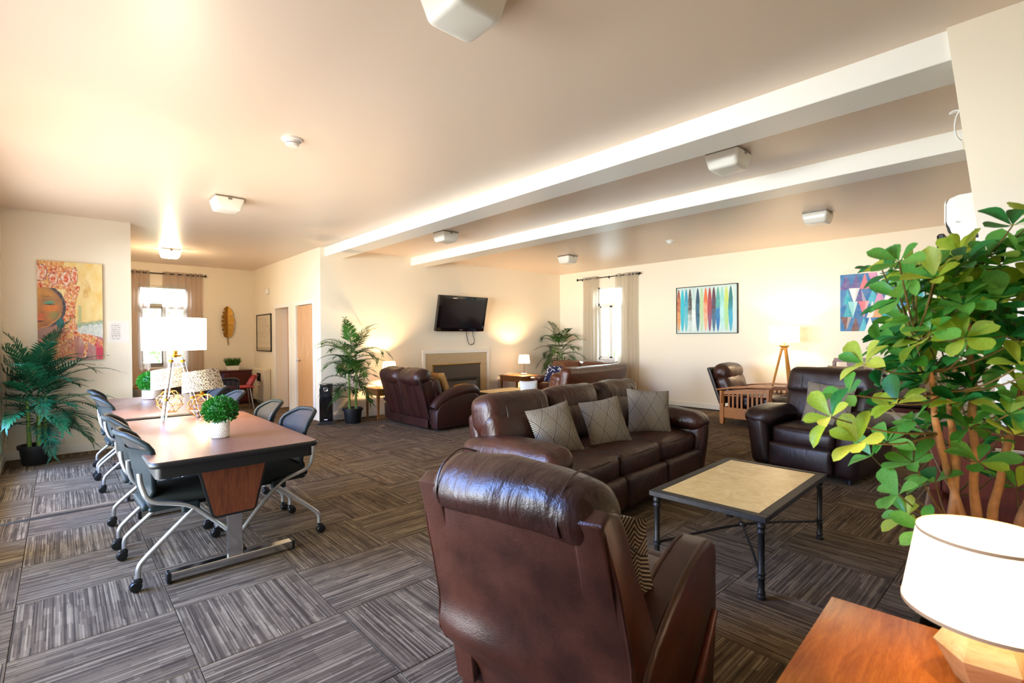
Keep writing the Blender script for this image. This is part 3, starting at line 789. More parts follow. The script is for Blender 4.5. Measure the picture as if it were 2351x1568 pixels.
t = thing('fireplace', 'fireplace with white trim, speckled stone surround and grey insert', 'fireplace', (XF, 6.045, 0), 90)
for q in ((-.84, .84, 1.08, 1.15), (-.84, -.775, 0, 1.08), (.775, .84, 0, 1.08)):
    b = B(); b.box(q[0], q[1], -.03, 0, q[2], q[3], .004, 1); obj('trim_board', b, 'trim', t, 0)
for q in ((-.775, .775, .85, 1.08), (-.775, -.595, 0, .85), (.595, .775, 0, .85)):
    b = B(); b.box(q[0], q[1], -.018, 0, q[2], q[3], .003, 1); obj('stone_slab', b, 'stone', t, 0)
b = B(); b.box(-.61, .61, -.028, -.012, .845, .862, .002, 1); b.box(-.61, -.592, -.028, -.012, 0, .862, .002, 1); obj('brass_edge', b, 'brass', t, 0)
b = B(); b.box(-.592, .592, -.012, .005, .02, .848); obj('surround_panel', b, 'insert', t, 0)
ins = obj('stove_body', B().box(-.36, .40, -.13, -.01, .02, .54, .01, 2), 'insert', t, 30)
b = B(); b.prism([(-.42, .545), (.46, .545), (.42, .575), (-.38, .575)], 'Y', -.17, -.012); obj('stove_top', b, 'insert_dark', ins, 0)
b = B(); arch = [(-.22, -.135, .06), (-.22, -.14, .30), (-.21, -.14, .39), (-.16, -.14, .425), (.0, -.14, .445), (.20, -.14, .43), (.26, -.14, .39), (.27, -.14, .30), (.27, -.135, .06)]
b.tube(arch, .02, 10, smooth=4); obj('brass_arch', b, 'brass', ins)
b = B(); b.box(-.2, .25, -.138, -.128, .06, .40, .004, 1); obj('stove_glass', b, 'black_gloss', ins, 0)

t = thing('television', 'large black television tilted down on the fireplace wall', 'television', (XF, 6.03, 1.53), 90)
tv = bpy.data.objects.new('display', None)
b = B(); b.box(-.6, .6, -.05, .03, 0, .72, .012, 2); bz = obj('bezel', b, 'black_gloss', t); bz.location = (0, -.10, 0); bz.rotation_euler = (R(13), 0, 0)
bpy.data.objects.remove(tv)
o = obj('screen', B().box(-.535, .535, -.053, -.049, .075, .665), 'screen', bz, 0)
o = obj('maker_badge', B().box(-.045, .045, -.054, -.049, .028, .042, .001, 1), 'metal_grey', bz, 0)
o = obj('mount', B().box(-.2, .2, -.07, 0, .2, .55, .005, 1), 'iron', t, 0)
b = B(); b.tube([(.23, -.03, .06), (.25, -.02, -.1), (.30, -.02, -.25), (.38, -.02, -.285), (.44, -.02, -.24), (.45, -.02, -.18), (.42, -.02, -.1), (.40, -.03, .05)], .006, 6, smooth=5); obj('cable', b, 'black', t)

# ------------------------------------------------------------------ curtains
def rod(label, axis, c, a0, a1, z, sgn):
    t = thing('curtain_rod', label, 'curtain rod', (c, a0, z) if axis == 'Y' else (a0, c, z), 90 if axis == 'Y' else 0)
    n = a1-a0
    b = B(); b.tube([(0, -.09, 0), (n, -.09, 0)], .011, 10); obj('pole', b, 'iron', t)
    for x in (0, n):
        b = B(); b.lathe([(.0, -.02), (.024, -.012), (.03, 0), (.024, .012), (.0, .02)], 12, (x, -.09, 0), axis='X'); obj('finial', b, 'iron', t)
    for x in (.08, n/2, n-.08):
        b = B(); b.tube([(x, -.09, 0), (x, -.0, -.005)], .008, 8); b.box(x-.012, x+.012, -.008, 0, -.03, .03); obj('bracket', b, 'iron', t)
def curtain(label, axis, c, a0, a1, z, zb, waves, m, group, seed=0, bunch=1.0):
    t = thing('curtain', label, 'curtain', (c, a0, z) if axis == 'Y' else (a0, c, z), 90 if axis == 'Y' else 0, group)
    W_ = a1-a0; amp = .035
    def fn(u, v):
        zz = .045-(z+.045-zb)*v
        spread = 1+.10*v*bunch
        x = W_*u*spread-W_*.05*v*bunch+.006*math.sin(9*v+seed)
        y = -.09+amp*(1-.25*v)*math.sin(2*math.pi*waves*u+seed+.5*v)+.008*math.sin(17*u+6*v)
        return (x, y, zz)
    b = B(); b.grid(fn, waves*14, 24); b.keep = True; obj('cloth', b, m, t, 80)
    for k in range(waves*2):
        u = (k+.5)/(waves*2); b = B(); x, y, zz = fn(u, .017)
        ring = [(x, -.09+.024*math.cos(a), .0+.024*math.sin(a)) for a in [2*math.pi*i/14 for i in range(15)]]
        b.tube(ring, .005, 6, cap=False); obj('grommet', b, 'silver', t)
rod('dark metal rod above the nook window', 'Y', XN, 1.0, 2.3, 2.72, 1)
curtain('taupe sheer curtain left of the nook window behind the wall corner', 'Y', XN, 1.03, 1.34, 2.72, .04, 3, 'sheer_taupe', 'taupe sheers at the nook window', .3, .4)
curtain('wide taupe sheer curtain at the middle of the nook window', 'Y', XN, 1.55, 1.98, 2.72, .04, 3, 'sheer_taupe', 'taupe sheers at the nook window', 1.2, .2)
curtain('gathered taupe curtain at the right end of the nook window rod', 'Y', XN, 1.99, 2.25, 2.72, .04, 3, 'sheer_taupe', 'taupe sheers at the nook window', 2.2, .6)
rod('dark metal rod above the back window', 'X', YB, -7.66, -5.95, 2.74, 1)
curtain('gathered grey sheer curtain left of the back window', 'X', YB, -7.52, -7.18, 2.74, .03, 3, 'sheer_grey', 'grey sheers at the back window', .6, .3)
curtain('narrow grey sheer panel just left of the back window pane', 'X', YB, -7.2, -7.06, 2.74, .03, 1, 'sheer_grey', 'grey sheers at the back window', 2.6, .3)
curtain('sheer grey curtain over the right half of the back window', 'X', YB, -6.6, -6.25, 2.74, .03, 2, 'sheer_grey', 'grey sheers at the back window', .2, .2)
curtain('gathered grey curtain at the right end of the back window rod', 'X', YB, -6.28, -6.03, 2.74, .03, 3, 'sheer_grey', 'grey sheers at the back window', 1.5, .6)
# ------------------------------------------------------------------ conference tables
def conf_table(x0, x1, y0, y1, label):
    t = thing('conference_table', label, 'table', ((x0+x1)/2, (y0+y1)/2, 0), 0, 'walnut conference tables'); hx, hy = (x1-x0)/2, (y1-y0)/2
    def rect(h, k, r=.05, n=5):
        pts = []
        for (sx, sy, a0) in ((1, 1, 0), (-1, 1, 90), (-1, -1, 180), (1, -1, 270)):
            for i in range(n+1):
                a = R(a0+90*i/n); pts.append((sx*(h-r)+r*math.cos(a), sy*(k-r)+r*math.sin(a)))
        return pts
    b = B(); b.prism(rect(hx-.006, hy-.006), 'Z', .712, .741, .002, 1); obj('tabletop', b, 'laminate', t, 30)
    b = B(); rings = []
    for (d, z) in ((.02, .706), (.004, .708), (.0, .714), (.0, .732), (.005, .739), (.012, .7405)): rings.append([(x, y, z) for x, y in rect(hx-d, hy-d)])
    loft(b, rings, True, False); obj('edge_band', b, 'black', t, 50)
    b = B(); b.prism(rect(hx-.03, hy-.03, .03), 'Z', .645, .707); obj('apron', b, 'black', t, 40)
    for s_ in (-1, 1):
        xp = s_*(hx-.22); 
        pd = thing('pedestal', '', '', (xp, 0, 0)); del pd['label'], pd['category']; pd.parent = t; pd.name = 'pedestal'
        b = B(); b.prism([(-.2, .645), (.2, .645), (.125, .335), (.105, .315), (-.105, .315), (-.125, .335)], 'X', -.018, .018, .006, 2); obj('veneer_rim', b, 'black', pd, 40)
        for q in (-1, 1):
            b = B(); b.prism([(-.183, .64), (.183, .64), (.112, .34), (.1, .33), (-.1, .33), (-.112, .34)], 'X', q*.0178, q*.0205); obj('veneer_panel', b, 'veneer', pd, 0)
        b = B(); b.box(-.018, .018, -.042, .042, .05, .32, .003, 1); obj('column', b, 'chrome', pd, 0)
        b = B(); b.box(-.03, .03, -.335, .335, .012, .062, .004, 1); obj('foot_bar', b, 'chrome', pd, 0)
        for q in (-1, 1):
            b = B(); b.box(-.032, .032, q*.342-.01, q*.342+.01, .004, .064, .003, 1); obj('end_cap', b, 'black', pd, 0)
    return t
conf_table(-5.04, -3.215, .345, 1.24, 'nearest walnut conference table with black edge and chrome pedestal feet')
conf_table(-7.08, -5.2, .345, 1.2, 'farther walnut conference table holding the second boxwood ball')

# ------------------------------------------------------------------ nesting chairs (local: faces +Y)
def make_chair(label, group):
    t = thing('nesting_chair', label, 'chair', (0, 0, 0), 0, group)
    def back(u, v, off=0, inset=0):
        # v 0 bottom .. 1 top, u -1..1
        z = .425+.43*v; wd = (.165+.075*min(1, v*1.25)**1.2)*(1-.42*max(0, (v-.80)/.20)**2)*(1-inset)
        x = wd*u; curve = .085*(x/.24)**2*(1 if v > .2 else .6)
        y = -.205-.075*v-.09*max(0, v-.7)**1.2*2.0+curve+off
        return (x, y, z)
    # rim around the mesh
    b = B(); loop = []
    for k in range(15): loop.append(back(-1, k/14))
    for k in range(1, 12): loop.append(back(-1+2*k/12, 1.0+.012*math.sin(math.pi*k/12)))
    for k in range(15): loop.append(back(1, 1-k/14))
    for k in range(1, 8): loop.append(back(1-2*k/8, 0))
    loop.append(loop[0]); b.tube(loop, .016, 8, cap=False); obj('back_rim', b, 'shell', t, 60)
    b = B(); b.grid(lambda u, v: back(-1+2*u, .0+v*1.0, .003, .02), 12, 14); b.keep = True; obj('back_mesh', b, 'mesh_grey', t, 80)
    b = B(); b.grid(lambda u, v: back(-1+2*u, v*.80, -.008, .0), 12, 10); obj('lower_back_shell', b, 'shell', t, 80)
    # seat
    b = B(); b.rbox((0, .02, .452), (.45, .45, .06), .028, (0, 0, .012), 5, taper=lambda p, u: (p.x*(1-.1*max(0, -u[1])), p.y, p.z-.03*max(0, u[1]-.4)**2)); obj('seat', b, 'seat_cloth', t, 60)
    b = B(); b.rbox((0, .01, .412), (.40, .42, .03), .014, n=3); b.rbox((0, -.18, .425), (.34, .10, .045), .02, n=3); obj('seat_pan', b, 'shell', t, 60)
    for s_ in (-1, 1):
        x = s_*.245
        b = B(); b.tube([(s_*.215, -.245, .64), (s_*.232, -.235, .56), (x, -.19, .475), (x, -.02, .415), (x*1.03, .11, .30), (x*1.09, .235, .165), (x*1.1, .258, .12), (x*1.1, .26, .075)], .0135, 10, smooth=5); obj('front_leg', b, 'silver', t)
        b = B(); b.tube([(x, .02, .395), (x*1.05, -.12, .27), (x*1.1, -.235, .165), (x*1.12, -.26, .125), (x*1.12, -.262, .075)], .0135, 10, smooth=5); obj('rear_leg', b, 'silver', t)
        b = B(); b.rbox((x*.93, .0, .40), (.05, .09, .06), .012, n=2); obj('hinge', b, 'shell', t)
        for (cx, cy) in ((x*1.1, .26), (x*1.12, -.262)):
            b = B()
            for q in (-1, 1): b.lathe([(.008, q*.004), (.029, q*.006), (.03, q*.011), (.026, q*.021), (.006, q*.023)], 18, (cx, cy-.012, .03), axis='X')
            b.rbox((cx, cy-.006, .052), (.03, .05, .034), .012, n=2); b.tube([(cx, cy, .05), (cx, cy, .085)], .009, 8); obj('caster', b, 'black', t)
    b = B(); b.tube([(-.245, .0, .395), (.245, .0, .395)], .012, 8); obj('crossbar', b, 'silver', t)
    return t
G = 'grey nesting chairs around the conference tables'
c0 = make_chair('nearest grey mesh nesting chair with its back to the window side', G)
def place(x, y, rz, label):
    global c0
    o = c0 if 'used' not in c0.keys() else copy_tree(c0)
    c0['used'] = 1; o.location = (x, y, 0); o.rotation_euler = (0, 0, R(rz)); o['label'] = label; o['group'] = G
place(-3.72, .565, 2, 'nearest grey mesh nesting chair, left of the near conference table')
place(-4.49, .55, -1, 'second grey nesting chair along the left side of the near table')
place(-6.15, .55, 1, 'third grey nesting chair, left of the farther conference table')
place(-6.82, .55, -2, 'fourth and farthest grey nesting chair on the left side')
place(-3.84, 1.10, 182, 'grey nesting chair at the right side of the near table, closest')
place(-4.52, 1.08, 178, 'grey nesting chair behind the closest one on the right side')
place(-5.6, 1.06, 181, 'grey nesting chair at right of the farther table, before the cabinet')
place(-6.35, 1.06, 178, 'grey nesting chair at right of the farther table, under the woven lampshade')
for o in bpy.data.objects:
    if 'used' in o.keys(): del o['used']

# ------------------------------------------------------------------ boxwood balls
def boxwood(loc, rb, rp, hp, label, ribbed):
    t = thing('boxwood_ball', label, 'potted plant', loc, 0, 'boxwood balls in white pots')
    b = B(); prof = [(rp*.86, 0), (rp*.95, hp*.02), (rp, hp*.5), (rp, hp), (rp*.9, hp), (rp*.88, hp*.8)] if ribbed else [(rp*.8, 0), (rp*.93, hp*.08), (rp, hp*.4), (rp, hp), (rp*.92, hp), (rp*.9, hp*.8)]
    b.lathe(prof, 32); p = obj('pot', b, 'pot_white', t)
    if ribbed:
        b = B()
        for r_ in range(7):
            for k in range(26):
                a = 2*math.pi*(k+.5*(r_ % 2))/26; z = hp*(.1+.12*r_); b.M = Matrix.Rotation(a, 4, 'Z'); b.rbox((rp*(.96+.035*min(1, z/hp*2)), 0, z), (.004, rp*.17, hp*.085), .0018, n=1)
        b.M = Matrix.Identity(4); q = obj('pot_relief', b, 'pot_white', p); q['kind'] = 'stuff'
    b = B(); rnd = random.Random(3); zc = hp+rb*.72
    b.lathe([(0, -rb*.75), (rb*.6, -rb*.55), (rb*.8, 0), (rb*.6, rb*.55), (0, rb*.78)], 14, (0, 0, zc))
    for k in range(1300):
        z = rnd.uniform(-.8, 1); a = rnd.uniform(0, 2*math.pi); q = math.sqrt(max(0, 1-z*z)); d = Vector((q*math.cos(a), q*math.sin(a), z*.86))
        rr = rb*rnd.uniform(.78, 1.0); p0 = Vector((0, 0, zc))+d*rr; tdir = (d+Vector((rnd.uniform(-.8, .8), rnd.uniform(-.8, .8), rnd.uniform(-.3, .9)))).normalized()
        sd = tdir.cross(Vector((rnd.uniform(-1, 1), rnd.uniform(-1, 1), rnd.uniform(-1, 1)))).normalized(); l = rb*rnd.uniform(.13, .2); w_ = l*.36
        n_ = tdir.cross(sd)*w_*.5
        b.f([b.v(p0), b.v(p0+tdir*l*.5+sd*w_+n_), b.v(p0+tdir*l), b.v(p0+tdir*l*.5-sd*w_+n_)])
    b.keep = True; o = obj('foliage', b, 'boxwood', t, 0); o['kind'] = 'stuff'
boxwood((-3.78, .795, .741), .105, .055, .105, 'boxwood ball in a ribbed white pot on the near conference table', True)
boxwood((-6.75, .75, .741), .125, .085, .1, 'boxwood ball in a smooth white bowl on the farther table', False)

# ------------------------------------------------------------------ lamps on the tables
t = thing('acrylic_tripod_lamp', 'lamp with wide white drum shade on clear acrylic tripod legs', 'lamp', (-4.86, .70, .741))
b = B(); b.open_lathe([(.222, .57), (.224, .83)], 48); obj('drum_shade', b, 'shade_hot', t, 60)
b = B(); b.tube([(0, 0, .51), (0, 0, .66)], .018, 12); b.lathe([(.03, .515), (.045, .518), (.045, .53), (.015, .535)], 20); obj('brass_head', b, 'brass', t)
for k, a in enumerate((200, 320, 80)):
    a = R(a); dx, dy = math.cos(a), math.sin(a)
    b = B(); b.tube([(dx*.045, dy*.045, .51), (dx*.16, dy*.16, .004)], .016, 6); lg = obj('leg', b, 'acrylic', t, 30)
    b = B(); q = .62; b.tube([(dx*(.045+.115*q), dy*(.045+.115*q), .51-.506*q-.012), (dx*(.045+.115*q+.004), dy*(.045+.115*q+.004), .51-.506*q-.03)], .019, 8); obj('brass_collar', b, 'brass', lg)
    b = B(); b.tube([(dx*.05, dy*.05, .49), (dx*.055, dy*.055, .47)], .018, 8); obj('brass_ferrule', b, 'brass', lg)
point('bulb', (0, 0, .70), 34, (1, .80, .56), .05, t)

def wire_lamp(loc, label, rz=0):
    t = thing('wire_lamp', label, 'lamp', loc, rz, 'gold wire lamps with woven shades')
    # faceted cage: three rings joined by struts
    b = B(); rings = [(0.0, .048, 6, 0), (.062, .105, 6, 30), (.125, .105, 6, 0), (.185, .05, 6, 30)]; P_ = []
    for (z, r_, n_, o_) in rings: P_.append([(r_*math.cos(R(o_+360*k/n_)), r_*math.sin(R(o_+360*k/n_)), z+.003) for k in range(n_)])
    for q in P_:
        for k in range(6): b.tube([q[k], q[(k+1) % 6]], .0028, 5)
    for A, C, o_ in zip(P_, P_[1:], (0, -1, 0)):
        for k in range(6):
            b.tube([A[k], C[k]], .0028, 5); b.tube([A[k], C[(k+(5 if o_ == 0 else 1)) % 6]], .0028, 5)
    obj('wire_cage', b, 'gold', t)
    b = B(); b.lathe([(.012, .185), (.014, .19), (.014, .235), (.006, .24)], 12); b.tube([(-.05, 0, .187), (.05, 0, .187)], .003, 5); b.tube([(0, -.05, .187), (0, .05, .187)], .003, 5); obj('lamp_socket', b, 'brass', t)
    b = B(); b.M = Matrix.Translation((0, 0, .30)) @ Matrix.Rotation(R(-6), 4, 'Y') @ Matrix.Rotation(R(5), 4, 'X'); b.open_lathe([(.155, -.075), (.13, .095)], 40); b.keep = False; obj('woven_shade', b, 'shade_woven', t, 60)
    b = B(); b.M = Matrix.Translation((0, 0, .30)) @ Matrix.Rotation(R(-6), 4, 'Y') @ Matrix.Rotation(R(5), 4, 'X'); b.open_lathe([(.153, -.0745), (.128, .0945)], 40); obj('shade_lining', b, 'white_cloth', t, 60)
    point('bulb', (0, 0, .29), 10, (1, .78, .5), .03, t)
wire_lamp((-4.86, .89, .741), 'gold wire lamp with woven shade, front one beside the acrylic lamp', 10)
wire_lamp((-5.42, .74, .741), 'second gold wire lamp with woven shade, half hidden behind the acrylic legs', 33)

# ------------------------------------------------------------------ nook furniture
t = thing('cabinet', 'dark cherry two-door cabinet against the nook wall', 'cabinet', (-11.95, 2.66, 0), 90)
b = B(); b.box(-.42, .42, -.21, .22, .05, .70, .003, 1); obj('body', b, 'cherry', t, 0)
b = B(); b.box(-.44, .44, -.235, .235, .70, .73, .004, 1); obj('top', b, 'cherry', t, 0)
b = B(); b.box(-.41, .41, -.18, .2, .0, .05); obj('plinth', b, 'cherry', t, 0)
for s_ in (-1, 1):
    x0, x1 = (-.415, -.004) if s_ < 0 else (.004, .415)
    b = B(); b.box(x0, x1, -.228, -.211, .06, .69, .003, 1); d = obj('door', b, 'cherry', t, 0)
    b = B(); b.tube([(s_*.045, -.229, .52), (s_*.045, -.25, .49), (s_*.045, -.25, .42), (s_*.045, -.229, .39)], .006, 8, smooth=4); obj('handle', b, 'silver', d)
t = thing('grass_planter', 'tuft of artificial grass in a white box on the cherry cabinet', 'potted plant', (-11.95, 2.76, .731), 90)
b = B(); b.prism([(-.11, 0), (.11, 0), (.125, .09), (-.125, .09)], 'Y', -.05, .05, .004, 1); obj('box', b, 'pot_white', t, 30)
b = B(); rnd = random.Random(2)
for k in range(420):
    x, y = rnd.uniform(-.11, .11), rnd.uniform(-.045, .045); h = rnd.uniform(.1, .2); dx = x*rnd.uniform(.2, 1.0)+rnd.uniform(-.03, .03); dy = rnd.uniform(-.05, .05); w_ = .004
    a = b.v((x-w_, y, .085)); c = b.v((x+w_, y, .085)); d = b.v((x+dx*.5+w_*.8, y+dy*.4, .085+h*.6)); e = b.v((x+dx*.5-w_*.8, y+dy*.4, .085+h*.6)); f_ = b.v((x+dx, y+dy, .085+h))
    b.f([a, c, d, e]); b.f([e, d, f_])
b.keep = True; o = obj('blades', b, 'grass', t, 0); o['kind'] = 'stuff'

t = thing('trash_can', 'round brushed steel bin at the corner of the left wall', 'bin', (-8.62, .92, 0))
b = B(); b.lathe([(.16, 0), (.165, .01), (.175, .72), (.17, .735), (.155, .74), (.15, .70), (.14, .08)], 36); obj('drum', b, 'steel', t)
b = B(); b.open_lathe([(.178, .72), (.182, .735), (.178, .748), (.168, .75)], 36); obj('rim', b, 'brass', t)

# office chairs in the nook
def mesh_chair(loc, rz, label):
    t = thing('office_chair', label, 'chair', loc, rz)
    fn = lambda u, v, o_=0: ((-1+2*u)*(.25-.02*v), -.24-.06*v+.06*(-1+2*u)**2+o_, .46+.33*v-.03*abs(-1+2*u)**6)
    b = B(); pts = [fn(0, k/10) for k in range(11)]+[fn(k/10, 1) for k in range(1, 11)]+[fn(1, 1-k/10) for k in range(1, 11)]+[fn(1-k/10, 0) for k in range(1, 11)]
    b.tube(pts, .02, 8, cap=False); obj('back_frame', b, 'black', t, 60)
    b = B(); b.grid(fn, 10, 10); b.keep = True; obj('back_mesh', b, 'mesh_black', t, 80)
    b = B(); b.rbox((0, 0, .45), (.5, .48, .08), .035, (0, 0, .015), 4); obj('seat', b, 'seat_cloth', t, 60)
    b = B(); b.tube([(0, 0, .42), (0, 0, .09)], .028, 12); b.tube([(0, -.2, .42), (0, -.27, .52)], .02, 8); obj('gas_column', b, 'black', t)
    for k in range(5):
        a = R(72*k+15); b = B(); x, y = .27*math.cos(a), .27*math.sin(a)
        b.tube([(0, 0, .11), (x, y, .075)], [.022, .014], 8); b.lathe([(.008, -.02), (.028, -.018), (.028, .018), (.008, .02)], 14, (x, y, .029), axis='X'); b.tube([(x, y, .03), (x, y, .08)], .008, 6); obj('base_leg', b, 'black', t)
mesh_chair((-8.75, 1.78, 0), 100, 'black mesh office chair behind the farther table, before the cabinet')
def shell_chair(loc, rz, m, label, zt=.76):
    t = thing('shell_chair', label, 'chair', loc, rz)
    fn = lambda u, v: ((-1+2*u)*.22*(1-.35*max(0, v-.6)/.4*abs(-1+2*u)), -.2-.10*v+.07*(-1+2*u)**2, .46+(zt-.46)*v)
    b = B(); b.grid(fn, 10, 8); V2 = b.grid(lambda u, v: tuple(Vector(fn(u, v))+Vector((0, -.012, 0))), 10, 8); obj('backrest', b, m, t, 70)
    b = B(); b.rbox((0, 0, .44), (.44, .42, .035), .016, (0, 0, -.008), 4); obj('seat', b, m, t, 60)
    for sx in (-1, 1):
        for sy in (-1, 1):
            b = B(); b.tube([(sx*.15, sy*.14, .43), (sx*.2, sy*.2, .0)], .011, 8); obj('leg', b, 'silver', t)
shell_chair((-10.85, 2.06, 0), 140, 'chair_blue', 'blue perforated chair whose back shows in front of the cabinet', .72)
shell_chair((-11.0, 2.68, 0), 175, 'chair_red', 'pinkish red chair whose back shows in front of the cabinet', .66)
shell_chair((-9.3, 1.08, 0), 60, 'chair_maroon', 'maroon chair corner beside the steel bin', .74)
mesh_chair((-10.2, 1.42, 0), 75, 'black framed office chair with pale mesh in front of the nook window')
# ------------------------------------------------------------------ upholstered seating (local: faces +Y)
def tilt(c, ax): return Matrix.Translation(c) @ Matrix.Rotation(R(ax), 4, 'X')
def seam(b, pts, r=.004): b.tube(pts, r, 5, smooth=4)
def sofa(name, label, cat, loc, rz, W, D, n, m, armw=.22, bh=.92, ah=.6, roll=True, headroll=False, footrests=True, group=None, lean=10, backh=None, sh=.47, plain=False):
    t = thing(name, label, cat, loc, rz, group); ix = W/2-armw; w_ = 2*ix/n; yf = D/2; yb = -D/2; bw = W-armw*.85; wb = bw/n
    b = B(); b.rbox((0, -.02, .17), (2*ix+.04, D-.16, .24), .03, n=3); obj('base', b, m, t, 60)
    b = B(); b.M = tilt((0, yb+.10, .44), lean); (b.rbox((0, .03, (bh-.5)/2-.05), (bw+.02, .20, bh-.16), .085, (0, .02, 0), 6, wr=.006) if plain else b.rbox((0, 0, .0), (bw-.02, .12, .70), .045, (0, .015, 0), 4, wr=.004)); obj('back_panel', b, m, t, 60)
    for k in range(n):
        x = -ix+w_*(k+.5); xb = -bw/2+wb*(k+.5)
        b = B(); b.rbox((x, .07, sh-.10), (w_-.006, D-.30, .2), .055, (0, .02, .032), 7, wr=.008, wf=7, seed=k*3.1); sc = obj('seat_cushion', b, m, t, 60)
        b = B(); hw = w_/2-.012; seam(b, [(x-hw, .07+(D-.30)/2-.03, sh-.028), (x-hw*.5, .07+(D-.30)/2-.004, sh-.025), (x, .07+(D-.30)/2+.004, sh-.024), (x+hw*.5, .07+(D-.30)/2-.004, sh-.025), (x+hw, .07+(D-.30)/2-.03, sh-.028)], .005); obj('piping', b, m, sc, 60)
        if footrests:
            b = B(); b.rbox((x, yf-.065, .185), (w_-.010, .10, .255), .04, (0, .02, 0), 5, wr=.005, seed=k*5); obj('footrest', b, m, t, 60)
        zl = sh+.10
        b = B(); b.M = tilt((xb, yb+.23, zl+.06), lean); b.rbox((0, 0, 0), (wb-.008, .20, .36), .08, (0, .035, .02), 6, wr=.012, wf=6, seed=k*2.3); obj('back_cushion', b, m, t, 60)
        b = B(); b.M = tilt((xb, yb+(.22 if plain else .145), bh-.155-.03*plain), lean+2); b.rbox((0, 0, 0), (wb-.004, .27, .32), .095, (0, .03, .012), 7, wr=.014, wf=7, seed=k*7.7+2); hr = obj('headrest', b, m, t, 60)
        for q in (-.28, .28):
            b = B(); b.M = tilt((xb, yb+(.22 if plain else .145), bh-.155-.03*plain), lean+2)
            seam(b, [(wb*q, -.10, .12), (wb*q, -.02, .163), (wb*q, .09, .142), (wb*q, .155, .05), (wb*q*1.02, .16, -.08)], .0035); obj('stitching', b, m, hr, 60)
    for s_ in (-1, 1):
        x = s_*(W/2-armw/2)
        b = B(); b.rbox((x, .0, ah/2-.01), (armw-.02, D-.06, ah-.10), .065, (.012, .012, 0), 5, wr=.006, seed=s_*4, taper=lambda p, u: (p.x+s_*.028*u[2], p.y+.02*u[2], p.z)); arm = obj('arm', b, m, t, 60)
        b = B()
        if roll:
            b.rbox((x+s_*.012, .015, ah-.075), (armw+.065, D-.09, .18), .088, (.012, .025, .02), 7, wr=.010, wf=8, seed=s_*9, taper=lambda p, u: (p.x, p.y, p.z-.05*max(0, -u[1])**1.5-.03*max(0, u[1]-.5)))
            ar = obj('arm_pad', b, m, t, 60)
            b = B()
            for k in range(7):
                a = R(-20+36*k); b.tube([(x+s_*.012+.075*math.cos(a)*1.3, yf-.055, ah-.085+.06*math.sin(a)), (x+s_*.012+.03*math.cos(a), yf-.028, ah-.09+.022*math.sin(a))], .006, 5)
            obj('arm_pleats', b, m, ar, 60)
        else:
            b.rbox((x, .0, ah-.06), (armw+.01, D-.08, .13), .06, (.008, .02, .015), 6, wr=.006); obj('arm_pad', b, m, t, 60)
    for sx in (-1, 1):
        for sy in (-1, 1):
            b = B(); b.lathe([(.03, 0), (.03, .06)], 12, (sx*(W/2-.12), sy*(D/2-.14), 0)); obj('foot', b, 'black', t)
    return t
sofa('leather_sofa', 'brown leather three-seat reclining sofa with three geometric cushions', 'sofa', (-2.74, 3.55, 0), -86.5, 2.42, 1.02, 3, 'leather', bh=.93, ah=.64)
sofa('leather_sofa', 'tan brown leather sofa seen from behind, beyond the three-cushion sofa', 'sofa', (-5.32, 6.22, 0), 96, 1.95, .96, 3, 'leather_tan', bh=.89, ah=.56, roll=False, plain=True)
sofa('leather_sofa', 'tan leather loveseat in front of the curtained back window', 'sofa', (-6.62, 7.75, 0), 183, 1.75, .92, 2, 'leather_tan', bh=.88, ah=.56, roll=False)
rr = sofa('leather_recliner', 'brown leather recliner facing the camera, with a geometric cushion', 'armchair', (-1.67, 5.86, 0), 174, 1.06, .98, 1, 'leather_dark', armw=.23, bh=1.03, ah=.62, lean=12)
b = B(); b.tube([(.54, -.02, .24), (.56, .02, .24), (.57, .12, .25)], .014, 8); obj('recline_lever', b, 'black', rr)

# loveseat by the fireplace, seen from behind
t = thing('leather_loveseat', 'dark red-brown leather loveseat seen from behind, facing the fireplace corner', 'sofa', (-6.95, 4.47, 0), 1)
W_, m = 1.6, 'leather_red'
b = B(); b.rbox((0, .03, .20), (1.2, .80, .26), .03, n=3); obj('base', b, m, t, 60)
for k, x in enumerate((-.30, .30)):
    b = B(); b.M = tilt((x, -.435, .43), 16); b.rbox((0, 0, 0), (.585, .045, .74), .016, (0, 0, 0), 4, wr=.004); p = obj('back_panel', b, m, t, 60)
    b = B(); b.M = tilt((x, -.435, .43), 16)
    for q in (-.10, .10): b.tube([(q, -.026, -.34), (q*1.1, -.027, .35)], .003, 5)
    obj('panel_seam', b, m, p)
    b = B(); b.M = tilt((x, -.32, .46), 16); b.rbox((0, 0, 0), (.57, .2, .62), .05, n=4); obj('back_core', b, m, t, 60)
    b = B(); b.M = tilt((x, -.44, .80), 16); b.rbox((0, 0, 0), (.605, .30, .24), .115, (0, .02, .015), 7, wr=.016, wf=8, seed=k*4); obj('headrest', b, m, t, 60)
    b = B(); b.M = tilt((x, -.22, .60), 14); b.rbox((0, 0, 0), (.59, .2, .36), .085, (0, .04, 0), 6, wr=.015, wf=8, seed=k*6); obj('back_cushion', b, m, t, 60)
    b = B(); b.rbox((x, .08, .38), (.59, .66, .2), .06, (0, .02, .03), 6, wr=.008); obj('seat_cushion', b, m, t, 60)
    b = B(); b.rbox((x, .42, .2), (.58, .1, .26), .04, n=4); obj('footrest', b, m, t, 60)
b = B(); b.M = tilt((0, -.40, .10), 2); b.rbox((0, 0, 0), (1.18, .02, .13), .008, n=4, wr=.006); obj('rear_flap', b, m, t, 60)
